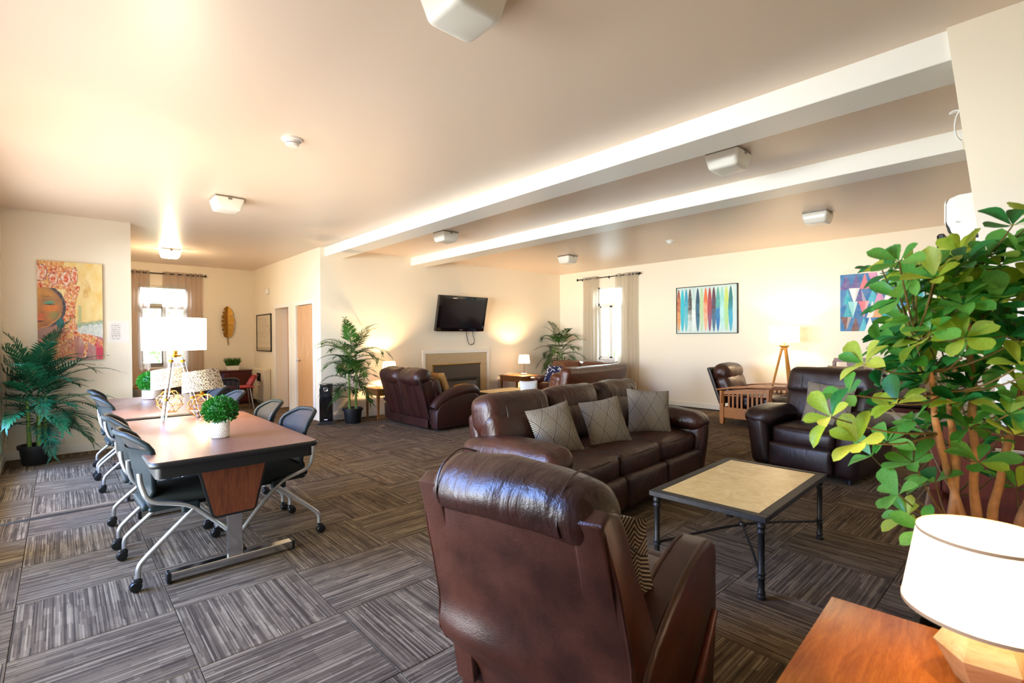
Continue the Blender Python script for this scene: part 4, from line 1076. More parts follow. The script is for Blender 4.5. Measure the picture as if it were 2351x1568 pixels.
for s_ in (-1, 1):
    prof = [(-.36, .04), (.44, .04), (.46, .46), (.36, .53), (.12, .53), (-.12, .48), (-.30, .38), (-.37, .28)]
    b = B(); b.prism(prof, 'X', s_*.60, s_*.78, .02, 2); a = obj('arm', b, m, t, 60)
    b = B(); b.tube([(s_*.69, -.36, .33), (s_*.69, -.28, .42), (s_*.69, -.10, .51), (s_*.69, .15, .565), (s_*.69, .38, .56), (s_*.69, .47, .50)], [.075, .085, .095, .10, .095, .06], 14, smooth=4); obj('arm_pad', b, m, t, 60)

# foreground recliner
t = thing('leather_recliner', 'large brown leather recliner in the foreground seen from behind', 'armchair', (-1.185, 1.42, 0), 8.6)
m = 'leather_smooth'
def shell_back(u, v):
    # rear skin of the backrest: u across, v from top to bottom
    hw = .345+.03*math.sin(math.pi*min(1, v*1.1))-.05*max(0, v-.72)*2
    x = -hw+2*hw*u
    z = .915-.80*v
    y = -.475+.20*v+.02*math.sin(v*9)*max(0, v-.45)+.012*(2*u-1)**2
    bulge = .045*math.exp(-((v-.70)/.10)**2)*(.6+.4*math.cos((u-.12)*5)); y -= bulge
    y += .006*mnoise.noise(Vector((x*5, z*7, 2)))+.014*mnoise.noise(Vector((x*9, z*3, 5)))*max(0, v-.6)*2
    return (x, y, z)
b = B(); b.grid(shell_back, 26, 34); b.keep = True; bk = obj('back_skin', b, m, t, 80)
b = B(); pts = [shell_back(0, k/16) for k in range(13)]; b.tube([(p[0], p[1]+.004, p[2]) for p in pts], .007, 6); pts = [shell_back(1, k/16) for k in range(13)]; b.tube([(p[0], p[1]+.004, p[2]) for p in pts], .007, 6); b.tube([shell_back(k/14, .0) for k in range(15)], .008, 6); obj('welt', b, m, bk)
# side wings of the backrest
for s_ in (-1, 1):
    b = B(); prof = [(-.478, .915), (-.435, .945), (-.375, .925), (-.33, .86), (-.29, .74), (-.22, .60), (-.13, .48), (-.12, .30), (-.30, .16), (-.33, .40), (-.40, .65)]
    b.prism(prof, 'X', s_*.255, s_*.352, .014, 2); obj('back_wing', b, m, t, 60)
b = B(); b.M = tilt((0, -.235, .62), 17); b.rbox((0, 0, 0), (.53, .16, .50), .07, (0, .03, 0), 6, wr=.008); obj('back_cushion', b, 'leather', t, 60)
def hroll(p, u): return (p.x, p.y-.015*max(0, u[2]), p.z-.035*abs(u[0])**2.5)
b = B(); b.M = tilt((0, -.375, .925), 20); b.rbox((0, 0, 0), (.66, .215, .17), .083, (0, .015, .012), 10, wr=.014, wf=7, seed=4, taper=hroll); hd = obj('headrest', b, 'leather', t, 60)
for q in (-.25, .22):
    b = B(); b.M = tilt((0, -.375, .925), 20); b.tube([(q, -.112, -.03), (q, -.11, .02), (q, -.06, .078), (q, .03, .088), (q, .10, .04)], .0035, 5, smooth=4); obj('stitching', b, 'leather', hd)
b = B(); b.rbox((0, .10, .40), (.52, .58, .20), .06, (0, .02, .035), 6, wr=.004); obj('seat_cushion', b, m, t, 60)
b = B(); b.rbox((0, .04, .17), (.50, .62, .22), .03, n=3); obj('base', b, m, t, 60)
for s_ in (-1, 1):
    prof = [(-.26, .06), (.36, .06), (.385, .30), (.40, .55), (.385, .605), (.33, .635), (.24, .632), (.10, .595), (-.05, .54), (-.17, .47), (-.25, .40), (-.285, .30)]
    b = B(); b.prism(prof, 'X', s_*.245, s_*.368, .022, 3); a = obj('arm', b, m, t, 50)
    b = B()
    for xx in (s_*.353, s_*.26):
        b.tube([(xx, y*.985, z+.002) for (y, z) in ((.388, .56), (.375, .60), (.33, .63), (.24, .629), (.10, .593), (-.05, .538), (-.17, .468), (-.25, .398))], .006, 5, smooth=2)
    obj('welt', b, m, a)
b = B(); b.rbox((0, .385, .42), (.52, .10, .17), .045, (0, .02, .0), 5); obj('seat_front_roll', b, 'leather', t, 60)
b = B(); b.rbox((0, .385, .20), (.52, .09, .26), .04, (0, .02, 0), 5); obj('footrest', b, 'leather', t, 60)
b = B(); b.tube([(.38, .05, .20), (.39, .10, .22), (.395, .28, .40)], [.022, .017, .012], 10, smooth=4); b.rbox((.38, .045, .20), (.03, .06, .08), .013, n=2); obj('recline_lever', b, 'red_wood', t)
b = B(); b.box(-.22, .22, -.18, .28, .0, .06, .01, 1); obj('swivel_base', b, 'black', t)

# cushions: front patterned, back plain (local: front faces -Y, stands on its lower edge)
def cushion(label, loc, rz, lean, roll, s, mf, mb, group=None, th=.13):
    t = thing('cushion', label, 'cushion', loc, 0, group, rot=(R(lean), R(roll), R(rz)))
    def fn(sg):
        def g(u, v):
            x, z = -1+2*u, -1+2*v; k = (1-abs(x)**2.6)*(1-abs(z)**2.6); pin = 1-.06*(1-abs(x)**2)*(abs(z)**4)-.06*(1-abs(z)**2)*(abs(x)**4)
            cx = x*s/2*(1-.07*(1-abs(z)**1.5)*abs(x)**3); cz = z*s/2*(1-.07*(1-abs(x)**1.5)*abs(z)**3)
            return (cx, sg*th/2*max(0, k)**.55+.003*mnoise.noise(Vector((x*4, z*4, sg))), cz+s*.47)
        return g
    b = B(); b.grid(fn(-1), 18, 18); b.keep = True; f_ = obj('cover_front', b, mf, t, 80)
    b = B(); b.grid(fn(1), 18, 18, True); b.keep = True; obj('cover_back', b, mb, t, 80)
G2 = 'dark geometric cushions'
cushion('geometric cushion nearest the camera end of the brown sofa', (-2.62, 2.93, .47), 78, -22, -8, .42, 'chev', 'cream_cloth', G2)
cushion('geometric cushion in the middle of the brown sofa', (-2.58, 3.52, .47), 72, -22, -6, .42, 'chev', 'cream_cloth', G2)
cushion('geometric cushion at the far arm end of the brown sofa', (-2.62, 4.17, .48), 52, -18, 4, .43, 'chev', 'cream_cloth', G2)
cushion('geometric cushion on the recliner facing the camera', (-1.60, 5.78, .47), -8, -18, 2, .46, 'chev', 'cream_cloth', G2)
cushion('edge of a geometric cushion tucked in the foreground recliner', (-1.085, 1.44, .49), 196, -22, 0, .37, 'chev', 'chev', G2)
cushion('tan cushion leaning in the red-brown loveseat', (-6.62, 4.55, .47), 181, -20, 0, .42, 'tan_cloth', 'tan_cloth')
cushion('navy and white patterned cushion on the tan loveseat', (-7.1, 7.55, .46), 4, -26, 0, .38, 'navy', 'navy')
cushion('teal plush cushion on the tan loveseat by the window', (-6.22, 7.72, .47), -3, -14, 0, .36, 'teal_cloth', 'teal_cloth')
cushion('white cushion with navy trim on the end of the tan sofa', (-5.62, 5.50, .42), 60, -14, 0, .30, 'white_cloth', 'navy')

# ------------------------------------------------------------------ morris chair (local: faces +Y)
t = thing('morris_chair', 'oak slatted armchair with dark leather cushions beside the tripod lamp', 'armchair', (-3.22, 8.17, 0), -92)
for s_ in (-1, 1):
    x = s_*.36
    for y, z1 in ((.36, .60), (-.36, .53)):
        b = B(); b.prism([(y-.032, 0.04), (y-.026, 0), (y+.026, 0), (y+.032, .04), (y+.032, z1), (y-.032, z1)], 'X', x-.03, x+.03, .003, 1); obj('leg', b, 'oak_v', t, 0)
        b = B(); b.prism([(y-.02*(1), z1), (y+.02, z1), (y+.012, z1-.2), (y-.012, z1-.2)], 'X', x+s_*.03, x+s_*.055); obj('corbel', b, 'oak_v', t, 0)
    b = B(); b.box(x-.014, x+.014, -.33, .33, .10, .27, .003, 1); obj('side_rail', b, 'oak', t, 0)
    b = B(); b.prism([(-.33, .47), (.33, .53), (.33, .585), (0, .575), (-.33, .52)], 'X', x-.014, x+.014); obj('arm_apron', b, 'oak', t, 0)
    b = B(); b.prism([(-.33, .445), (-.08, .455), (-.08, .47), (-.33, .46)], 'X', x-.011, x+.011); b.prism([(.08, .46), (.33, .47), (.33, .485), (.08, .475)], 'X', x-.011, x+.011); obj('cross_slat', b, 'oak', t, 0)
    for y in (-.25, -.185, -.115, -.05, .05, .115, .185, .25):
        b = B(); b.box(x-.011, x+.011, y-.014, y+.014, .26, .52); obj('slat', b, 'oak_v', t, 0)
    b = B(); b.prism([(-.44, .53), (-.2, .575), (.1, .605), (.42, .615), (.42, .638), (.1, .63), (-.2, .60), (-.44, .552)], 'X', x-.06, x+.06, .004, 1); obj('arm_board', b, 'oak', t, 30)
b = B(); b.box(-.34, .34, .34, .37, .12, .26, .003, 1); obj('front_rail', b, 'oak', t, 0)
b = B(); b.box(-.34, .34, -.37, -.34, .12, .26, .003, 1); obj('rear_rail', b, 'oak', t, 0)
b = B(); b.rbox((0, .05, .37), (.64, .70, .2), .06, (0, .02, .03), 6, wr=.014, wf=8); obj('seat_cushion', b, 'leather_dark', t, 60)
b = B(); b.rbox((0, .37, .25), (.62, .12, .2), .05, n=4, wr=.01); obj('footrest', b, 'leather_dark', t, 60)
b = B(); b.M = tilt((0, -.40, .58), 20); b.rbox((0, .03, 0), (.64, .20, .36), .08, (0, .05, .01), 7, wr=.018, wf=9); obj('back_cushion', b, 'leather', t, 60)
b = B(); b.M = tilt((0, -.46, .80), 20); b.rbox((0, .02, 0), (.66, .26, .27), .12, (0, .03, .02), 7, wr=.016, wf=9, seed=3); obj('headrest', b, 'leather', t, 60)
b = B(); b.M = tilt((0, -.49, .60), 20); b.rbox((0, -.03, 0), (.64, .06, .62), .02, n=4); obj('back_panel', b, 'leather_dark', t, 60)

# ------------------------------------------------------------------ coffee tables
def coffee(loc, rz, hx, hy, h, label):
    t = thing('coffee_table', label, 'coffee table', loc, rz, 'iron coffee tables with beige marble tops')
    for q in ((-hx, hx, -hy, -hy+.055), (-hx, hx, hy-.055, hy), (-hx, -hx+.055, -hy+.055, hy-.055), (hx-.055, hx, -hy+.055, hy-.055)):
        b = B(); b.box(q[0], q[1], q[2], q[3], h-.032, h, .003, 1); obj('top_rail', b, 'iron', t, 0)
    b = B(); b.box(-hx+.055, hx-.055, -hy+.055, hy-.055, h-.028, h-.002); obj('marble_top', b, 'marble_top', t, 0)
    prof = [(.012, 0), (.022, .004), (.024, .018), (.016, .028), (.022, .038), (.016, .05), (.017, .11), (.024, .118), (.016, .128), (.024, .14), (.016, .15), (.0165, h-.10), (.024, h-.09), (.017, h-.075), (.025, h-.06), (.02, h-.045), (.022, h-.032)]
    for sx in (-1, 1):
        for sy in (-1, 1):
            b = B(); b.lathe(prof, 14, (sx*(hx-.035), sy*(hy-.035), 0)); obj('leg', b, 'iron', t, 40)
    for s_ in (-1, 1):
        b = B(); b.tube([(-(hx-.035), -s_*(hy-.035), .125), (0, 0, .17), (hx-.035, s_*(hy-.035), .125)], .008, 8, smooth=4); obj('stretcher', b, 'iron', t)
    b = B(); b.lathe([(.0, .155), (.024, .16), (.028, .172), (.024, .184), (.0, .19)], 14); obj('stretcher_knot', b, 'iron', t)
coffee((-1.375, 3.28, 0), 2, .34, .585, .45, 'dark iron coffee table with beige marble top before the brown sofa')
coffee((-6.72, 5.87, 0), 0, .28, .52, .45, 'beige topped coffee table in front of the fireplace')

# ------------------------------------------------------------------ end tables and small lamps
def end_table(loc, rz, hx, hy, h, m, label, leg=.022, taper=.6, group=None):
    t = thing('end_table', label, 'side table', loc, rz, group)
    b = B(); b.box(-hx, hx, -hy, hy, h-.028, h, .008, 2); obj('top', b, m, t, 30)
    for q in ((-hx+.05, hx-.05, -hy+.03, -hy+.05), (-hx+.05, hx-.05, hy-.05, hy-.03), (-hx+.03, -hx+.05, -hy+.05, hy-.05), (hx-.05, hx-.03, -hy+.05, hy-.05)):
        b = B(); b.box(q[0], q[1], q[2], q[3], h-.125, h-.028, .002, 1); obj('apron', b, m, t, 0)
    for sx in (-1, 1):
        for sy in (-1, 1):
            cx, cy = sx*(hx-.04), sy*(hy-.04); b = B()
            loft(b, [[(cx+dx*leg*k, cy+dy*leg*k, z) for dx, dy in ((-1, -1), (1, -1), (1, 1), (-1, 1))] for (k, z) in ((taper*.8, 0), (taper*.9, .04), (taper*1.15, .05), (taper, .06), (.95, h-.17), (1.15, h-.155), (1, h-.13), (1, h-.029))]); obj('leg', b, m, t, 0)
    return t
end_table((-7.93, 4.2, 0), 0, .24, .26, .54, 'end_wood', 'wooden end table behind the red-brown loveseat')
end_table((-7.83, 7.35, 0), 0, .36, .27, .58, 'end_wood', 'wooden end table with a small lamp right of the fireplace')
def small_lamp(loc, label, h, rs, hs):
    t = thing('table_lamp', label, 'lamp', loc, 0, 'small lit table lamps')
    b = B(); b.lathe([(.065, 0), (.068, .006), (.068, .026), (.062, .03)], 24); obj('base', b, 'white_marble', t)
    b = B(); b.tube([(0, 0, .03), (0, 0, h-hs+.05)], .006, 10); obj('stem', b, 'brass', t)
    b = B(); b.open_lathe([(rs, h-hs), (rs*.82, h)], 32); obj('shade', b, 'shade_warm', t, 60)
    b = B(); b.open_lathe([(rs*1.006, h-hs-.001), (rs*1.004, h-hs+.007)], 32); obj('shade_binding', b, 'shade_trim', t, 60); b = B(); b.open_lathe([(rs*.826, h-.007), (rs*.824, h+.001)], 32); obj('shade_binding', b, 'shade_trim', t, 60)
    point('bulb', (0, 0, h-hs*.45), 50, (1, .66, .34), .025, t)
small_lamp((-7.95, 4.31, .54), 'small glowing lamp rising behind the red-brown loveseat', .44, .125, .19)
small_lamp((-7.83, 7.5, .58), 'small glowing lamp on the end table right of the fireplace', .43, .125, .185)
b = B(); b.tube([(-7.85, 7.44, .588), (-7.9, 7.32, .60), (-7.98, 7.2, .625), (-8.08, 7.12, .60), (-8.2, 7.1, .5), (-8.26, 7.12, .1)], .004, 6, smooth=5)
tag(obj('lamp_cord', b, 'black'), 'thin dark lamp cord arching over the end table right of the fireplace', 'cord')
b = B(); b.tube([(-8.24, 3.35, .01), (-8.1, 3.7, .008), (-8.15, 4.0, .008), (-8.0, 4.12, .008), (-7.75, 4.02, .03), (-7.72, 3.98, .01), (-7.85, 3.95, .008)], .006, 6, smooth=5)
tag(obj('floor_cable', b, 'black'), 'dark cable along the floor between the black tower heater and the loveseat', 'cord')

# tripod floor lamp
t = thing('tripod_floor_lamp', 'lit floor lamp with drum shade on wooden tripod legs at the back wall', 'lamp', (-2.98, 8.72, 0))
b = B(); b.open_lathe([(.215, 1.285), (.215, 1.55)], 40); obj('drum_shade', b, 'shade_hot', t, 60)
b = B(); b.lathe([(.03, 1.165), (.05, 1.18), (.045, 1.20), (.075, 1.225), (.078, 1.24), (.02, 1.245)], 24); b.tube([(0, 0, 1.24), (0, 0, 1.36)], .012, 10); obj('hub', b, 'bamboo_wood', t)
for a in (-50, 70, 190):
    dx, dy = math.cos(R(a)), math.sin(R(a))
    b = B(); b.tube([(dx*.035, dy*.035, 1.19), (dx*.30, dy*.30, 0.0)], [.02, .014], 8); obj('leg', b, 'bamboo_wood', t)
point('bulb', (0, 0, 1.42), 24, (1, .74, .46), .05, t)

# settee under the triangle painting
t = thing('wooden_settee', 'mahogany settee with open carved back behind the recliner and plant', 'bench', (-1.72, 8.72, 0), 0)
b = B(); b.prism([(-.62, .98), (-.60, 1.045), (0, 1.06), (.60, 1.045), (.62, .98), (.58, .985), (0, 1.0), (-.58, .985)], 'Y', .16, .20, .004, 1); obj('top_rail', b, 'red_wood', t, 30)
for x in (-.60, .60):
    b = B(); b.box(x-.022, x+.022, .155, .2, 0, 1.0, .004, 1); obj('rear_post', b, 'red_wood', t, 0)
    b = B(); b.box(x-.024, x+.024, -.30, -.25, 0, .62, .004, 1); obj('front_leg', b, 'red_wood', t, 0)
    b = B(); b.box(x-.03, x+.03, -.32, .17, .62, .65, .008, 2); obj('arm', b, 'red_wood', t, 0)
for x in (-.38, 0, .38):
    b = B(); b.prism([(x-.06, .99), (x+.06, .99), (x+.03, .82), (x+.045, .60), (x+.06, .5), (x-.06, .5), (x-.045, .60), (x-.03, .82)], 'Y', .17, .185); obj('splat', b, 'red_wood', t, 0)
b = B(); b.rbox((0, -.05, .45), (1.18, .46, .1), .04, n=4); obj('seat', b, 'leather_dark', t, 60)
b = B(); b.box(-.6, .6, .16, .19, .46, .52, .003, 1); obj('lower_rail', b, 'red_wood', t, 0)
b = B(); b.box(-.58, .58, -.29, .17, .34, .40, .003, 1); obj('seat_frame', b, 'red_wood', t, 0)
cushion('tan geometric cushion at the left end of the mahogany settee', (-2.13, 8.66, .5), 6, -12, 0, .46, 'chev2', 'tan_cloth')
cushion('black and white checked cushion on the mahogany settee', (-1.72, 8.52, .5), 4, -16, 0, .40, 'gingham', 'gingham')
cushion('tan geometric cushion at the right end of the mahogany settee', (-1.42, 8.62, .5), -8, -14, 3, .46, 'chev2', 'tan_cloth')
# ------------------------------------------------------------------ palms
def frond(b, base, az, el, length, droop, nl=25, lw=.0092, ll=.25, rnd=None):
    """one feather leaf: arching rachis with paired leaflets"""
    d = Vector((math.cos(az)*math.cos(el), math.sin(az)*math.cos(el), math.sin(el))); p = Vector(base); step = length/nl; pts = [p.copy()]; dirs = [d.copy()]
    for k in range(nl):
        d = (d+Vector((0, 0, -droop/nl*(.5+1.3*k/nl)))).normalized(); p = p+d*step; pts.append(p.copy()); dirs.append(d.copy())
    b.tube(pts[::2], [.006*(1-.75*i/(len(pts[::2])-1)) for i in range(len(pts[::2]))], 5)
    for k in range(5, nl+1):
        q = k/nl; l = ll*(math.sin(math.pi*min(1, .16+.84*q*.98))**.55)*(.55+.45*(1-q)) if q < 1 else ll*.45
        side = dirs[k].cross(Vector((0, 0, 1))); side = side.normalized() if side.length > 1e-4 else Vector((1, 0, 0)); up = side.cross(dirs[k])
        for s_ in (-1, 1):
            ld = (dirs[k]*(.55+.5*q)+side*s_*(1.05-.4*q)+up*.25+Vector((rnd.uniform(-.1, .1), rnd.uniform(-.1, .1), rnd.uniform(-.1, .1)))).normalized()
            wv = ld.cross(up).normalized()*lw; p0 = pts[k]; p1 = p0+ld*l*.5+Vector((0, 0, -.01)); p2 = p0+ld*l+Vector((0, 0, -.10*l-.02))
            a, c, e, f_, g = b.v(p0-wv*.4), b.v(p0+wv*.4), b.v(p1+wv), b.v(p1-wv), b.v(p2); b.f([a, c, e, f_]); b.f([f_, e, g])
def palm(loc, label, pot_r, pot_h, fronds, canes, m, seed, cane_h, lim):
    t = thing('potted_palm', label, 'potted plant', loc, 0, 'palms in black pots'); rnd = random.Random(seed)
    b = B(); b.lathe([(pot_r*.78, 0), (pot_r*.8, .005), (pot_r*.95, pot_h*.82), (pot_r*1.06, pot_h*.83), (pot_r*1.08, pot_h), (pot_r*.98, pot_h), (pot_r*.92, pot_h*.86)], 28); obj('pot', b, 'pot_black', t, 40)
    b = B(); b.lathe([(0, pot_h*.88), (pot_r*.95, pot_h*.86)], 20); obj('soil', b, 'soil', t)
    for k in range(canes):
        a = 2*math.pi*k/canes+.4; r_ = pot_r*.45; h = cane_h*rnd.uniform(.7, 1.05); b = B()
        pts = [(r_*math.cos(a)*(1+.25*q), r_*math.sin(a)*(1+.25*q), pot_h*.8+h*q) for q in [i/8 for i in range(9)]]
        b.tube(pts, [.019*(1-.45*i/8)*(1.12 if i % 2 else 1) for i in range(9)], 8); obj('cane', b, 'cane', t)
    for (z, az, el, ln, dr) in fronds:
        b = B(); a = R(az); frond(b, (.03*math.cos(a), .03*math.sin(a), z), a, R(el), ln, dr, rnd=rnd); b.keep = True
        for v_ in b.b.verts:
            v_.co.x = max(v_.co.x, lim[0]-loc[0]+.004*math.sin(v_.co.z*90)); v_.co.y = min(max(v_.co.y, lim[1]-loc[1]+.004*math.sin(v_.co.z*80)), lim[2]-loc[1])
        obj('frond', b, m, t, 0)
def rnd_fronds(n, z0, z1, l0, l1, seed, el0=15, el1=75, az0=0, az1=360, dr=1.3):
    r_ = random.Random(seed); out = []
    for k in range(n):
        q = k/(n-1); out.append((z0+(z1-z0)*q, az0+(az1-az0)*((k*.382) % 1)+r_.uniform(-12, 12), el0+(el1-el0)*q**1.3+r_.uniform(-8, 8), l0+(l1-l0)*r_.random(), dr*r_.uniform(.7, 1.3)))
    return out
palm((-7.78, -.2, 0), 'deep green potted palm in the left corner under the face painting', .15, .22, rnd_fronds(46, .42, .98, .46, .74, 5, 12, 72, 10, 340, 1.25)+[(.62, 75, 30, .72, .9), (.85, 80, 38, .78, 1.0), (.5, 70, 22, .6, 1.1), (.8, 60, 52, .8, .9)], 5, 'palm_teal', 21, .62, (XL+.03, YS+.03, 99))
palm((-7.84, 3.58, 0), 'tall potted palm between the black tower and the loveseat', .155, .25, rnd_fronds(20, .95, 1.25, .48, .64, 9, 16, 66, 0, 360, 1.1)+rnd_fronds(16, .55, .85, .36, .56, 13, 12, 66, 20, 380, 1.3)+[(.55, 215, 25, .58, 1.2), (.42, 250, 18, .45, 2.0), (1.1, 40, 38, .7, 1.5), (1.1, 210, 42, .72, 1.0)], 4, 'palm', 8, .9, (XF+.03, 2.9, 4.05))
palm((-7.85, 8.72, 0), 'potted palm in the far corner behind the tan loveseat', .16, .25, rnd_fronds(30, .85, 1.3, .5, .70, 31, 6, 66, 150, 420, 1.25), 4, 'palm_far', 12, .85, (XF+.03, 0, YB-.15))

# ------------------------------------------------------------------ big leafy plant in the right foreground
def leaf_mesh(name, l, w_, cup, bend, m):
    b = B(); nu, nv = 8, 4
    def fn(u, v):
        q = u; s_ = -1+2*v
        wd = w_*(.06+.94*math.sin(math.pi*min(1, q**1.75))**.62) if q < .999 else w_*.03
        return (s_*wd, l*q, cup*(s_*wd/w_)**2*w_-bend*q*q*l+.002*math.sin(9*q+s_*3))
    b.grid(fn, nu, nv); b.keep = True
    st = B(); 
    me = bpy.data.meshes.new(name); b.b.to_mesh(me); b.b.free(); me.materials.append(MATS[m]); me.polygons.foreach_set('use_smooth', [True]*len(me.polygons)); return me
LM = {}
for m in ('ficus_dark', 'ficus_mid', 'ficus_lime'):
    LM[m] = [leaf_mesh('leaf', 1.0, .26, .35, .18, m), leaf_mesh('leaf', 1.0, .30, .2, .05, m), leaf_mesh('leaf', 1.0, .23, .5, .34, m)]
ficus = thing('leafy_potted_plant', 'tall leafy plant with oval leaves and pale stems behind the foreground lamp', 'potted plant', (-.17, 2.36, 0))
FO = Vector(ficus.location)
b = B(); b.lathe([(.13, 0), (.14, .01), (.18, .30), (.19, .31), (.19, .34), (.17, .34), (.165, .28)], 28); obj('pot', b, 'pot_black', ficus, 40)
b = B(); b.lathe([(0, .30), (.17, .29)], 20); obj('soil', b, 'soil', ficus)
rnd = random.Random(42)
def P3(p): return Vector(p)-FO
STEMS = [
 [(-.20, 2.33, .28), (-.245, 2.31, .73), (-.243, 2.32, 1.01), (-.25, 2.30, 1.20)],
 [(-.16, 2.37, .28), (-.185, 2.38, .75), (-.20, 2.38, 1.10), (-.205, 2.39, 1.45), (-.19, 2.42, 1.66)],
 [(-.13, 2.40, .28), (-.15, 2.43, .76), (-.10, 2.50, 1.1), (-.06, 2.53, 1.4), (-.04, 2.52, 1.6)],
 [(-.17, 2.33, .28), (-.21, 2.33, .7), (-.28, 2.29, 1.05), (-.30, 2.27, 1.27), (-.33, 2.22, 1.4)],
 [(-.10, 2.36, .28), (-.08, 2.42, .75), (-.02, 2.50, 1.05), (.06, 2.5, 1.4)],
 [(-.19, 2.40, .28), (-.25, 2.45, .8), (-.26, 2.50, 1.2), (-.24, 2.52, 1.6)]]
RADS = [.021, .02, .019, .018, .023, .015]
def wobble(st, k):
    out = [Vector(st[0])]
    for a, c in zip(st, st[1:]):
        a, c = Vector(a), Vector(c)
        for q in (.33, .67, 1.0): out.append(a.lerp(c, q)+(Vector((rnd.uniform(-.009, .009), rnd.uniform(-.009, .009), 0)) if q < 1 else Vector()))
    return out
for st, r_ in zip(STEMS, RADS):
    st = wobble(st, 0); r_ *= .86
    b = B(); n_ = len(st); b.tube([P3(p) for p in st], [r_*(1-.6*i/(n_-1))*(1.12 if i % 3 == 0 else .96) for i in range(n_)], 9, smooth=4); obj('stem', b, 'bark', ficus, 60)
# leaf whorls: (x, y, z, reach, tone) at branch tips all round the crown
WH = []
RT, FW = Vector((.674, .7386, 0)), Vector((-.7386, .674, 0))
r2 = random.Random(17)
while len(WH) < 100:
    d = Vector((r2.uniform(-1, 1), r2.uniform(-1, 1), r2.uniform(-1, 1)))
    if not .3 < d.length < 1 or (d.z < -.15 and r2.random() < .55): continue
    p = Vector((-.145, 2.43, 1.37))+RT*d.x*.31+FW*d.y*.27+Vector((0, 0, d.z*.35))
    WH.append((p.x, p.y, p.z, r2.random()))
while len(WH) < 128:
    p = Vector((-.16, 2.40, 1.12))+RT*r2.uniform(-.26, .34)+FW*r2.uniform(.08, .36)+Vector((0, 0, r2.uniform(-.32, .3)))
    WH.append((p.x, p.y, p.z, r2.uniform(.5, 1)))
for p in ((-.36, 2.2, 1.58), (-.33, 2.12, 1.62), (-.38, 2.2, 1.50), (-.31, 2.3, 1.60), (-.27, 2.2, 1.60), (-.34, 2.3, 1.42), (-.05, 2.3, 1.76), (.0, 2.3, 1.68), (-.02, 2.4, 1.72), (-.12, 2.25, 1.62), (-.52, 1.76, 1.14), (-.51, 1.91, 1.2), (-.44, 2.03, 1.62), (-.32, 1.88, 1.62), (-.39, 2.17, 1.62), (-.3, 2.01, 1.58), (-.46, 1.82, 1.06), (-.49, 2.13, .96), (-.4, 2.16, 1.02), (-.35, 2.05, .87), (-.34, 2.13, .78), (-.27, 1.99, .79), (-.48, 1.98, 1.3), (-.35, 2.07, 1.52), (-.34, 2.15, 1.44), (-.09, 2.15, 1.73), (-.18, 2.37, 1.64), (-.23, 2.24, 1.56), (-.08, 2.27, 1.66), (-.25, 1.97, 1.57), (-.33, 2.25, 1.3), (-.28, 2.13, 1.41), (-.37, 2.14, 1.16), (-.33, 2.17, .96), (-.29, 2.31, .87), (-.09, 2.3, 1.07), (-.09, 2.48, .86), (-.17, 2.23, .98)):
    q = Vector(p)+(RT*.06 if p[0] < -.4 else Vector()); WH.append((*q, rnd.random()*.8))
LEFT = {}; ALL = []
nleaf = 0; tw = 0
for (x, y, z, rr_) in WH:
    tip = Vector((x, y, z)); best = None
    for st in STEMS:
        for p in st[1:]:
            v_ = Vector(p)
            if v_.z < z+.05 and (best is None or (v_-tip).length < (best-tip).length): best = v_
    if best is None: best = Vector(STEMS[0][1])
    mid = (best+tip)/2+Vector((0, 0, -.02)); b = B(); b.tube([P3(best), P3(mid), P3(tip)], [.005, .003, .0022], 6, smooth=4); obj('twig', b, 'twig', ficus)
    out = tip-Vector((-.15, 2.38, z-.12)); out = out.normalized()
    tone = 'ficus_lime' if rr_ < .24 else ('ficus_mid' if rr_ < .70 else 'ficus_dark')
    n_ = rnd.choice((5, 6, 6, 7)); a0 = rnd.uniform(0, 6.28); ax = (out+Vector((0, 0, .6))).normalized()
    sx = ax.cross(Vector((.3, .2, 1))).normalized(); sy = ax.cross(sx)
    for k in range(n_):
        a = a0+2*math.pi*k/n_+rnd.uniform(-.25, .25); el = rnd.uniform(.05, .95)
        dr = (math.cos(a)*sx+math.sin(a)*sy)*math.cos(el)+ax*math.sin(el); l = rnd.uniform(.066, .108)
        up = (ax-dr*ax.dot(dr)).normalized(); rt = dr.cross(up)
        mw = Matrix((rt*l, dr*l, up*l)).transposed().to_4x4(); mw.translation = P3(tip)+dr*.006
        t_ = tone if rnd.random() < .8 else rnd.choice(('ficus_mid', 'ficus_dark', 'ficus_lime'))
        ALL.append(((tip+dr*l-Vector((0, 0, 1.4))).length, t_, rnd.randrange(3), mw))
ALL.sort(key=lambda q: q[0])
for k, (d, t_, i_, mw) in enumerate(ALL):
    if k < 300:
        o = bpy.data.objects.new('leaf', LM[t_][i_]); COL.objects.link(o); o.parent = ficus; o.matrix_local = mw
    else: LEFT.setdefault(t_, []).append((LM[t_][i_], mw))
for m, lst in LEFT.items():
    b = B()
    for me, mw in lst:
        vs_ = [b.v(mw @ v.co) for v in me.vertices]
        for p in me.polygons: b.f([vs_[i] for i in p.vertices])
    b.keep = True; o = obj('foliage', b, m, ficus, 80); o['kind'] = 'stuff'
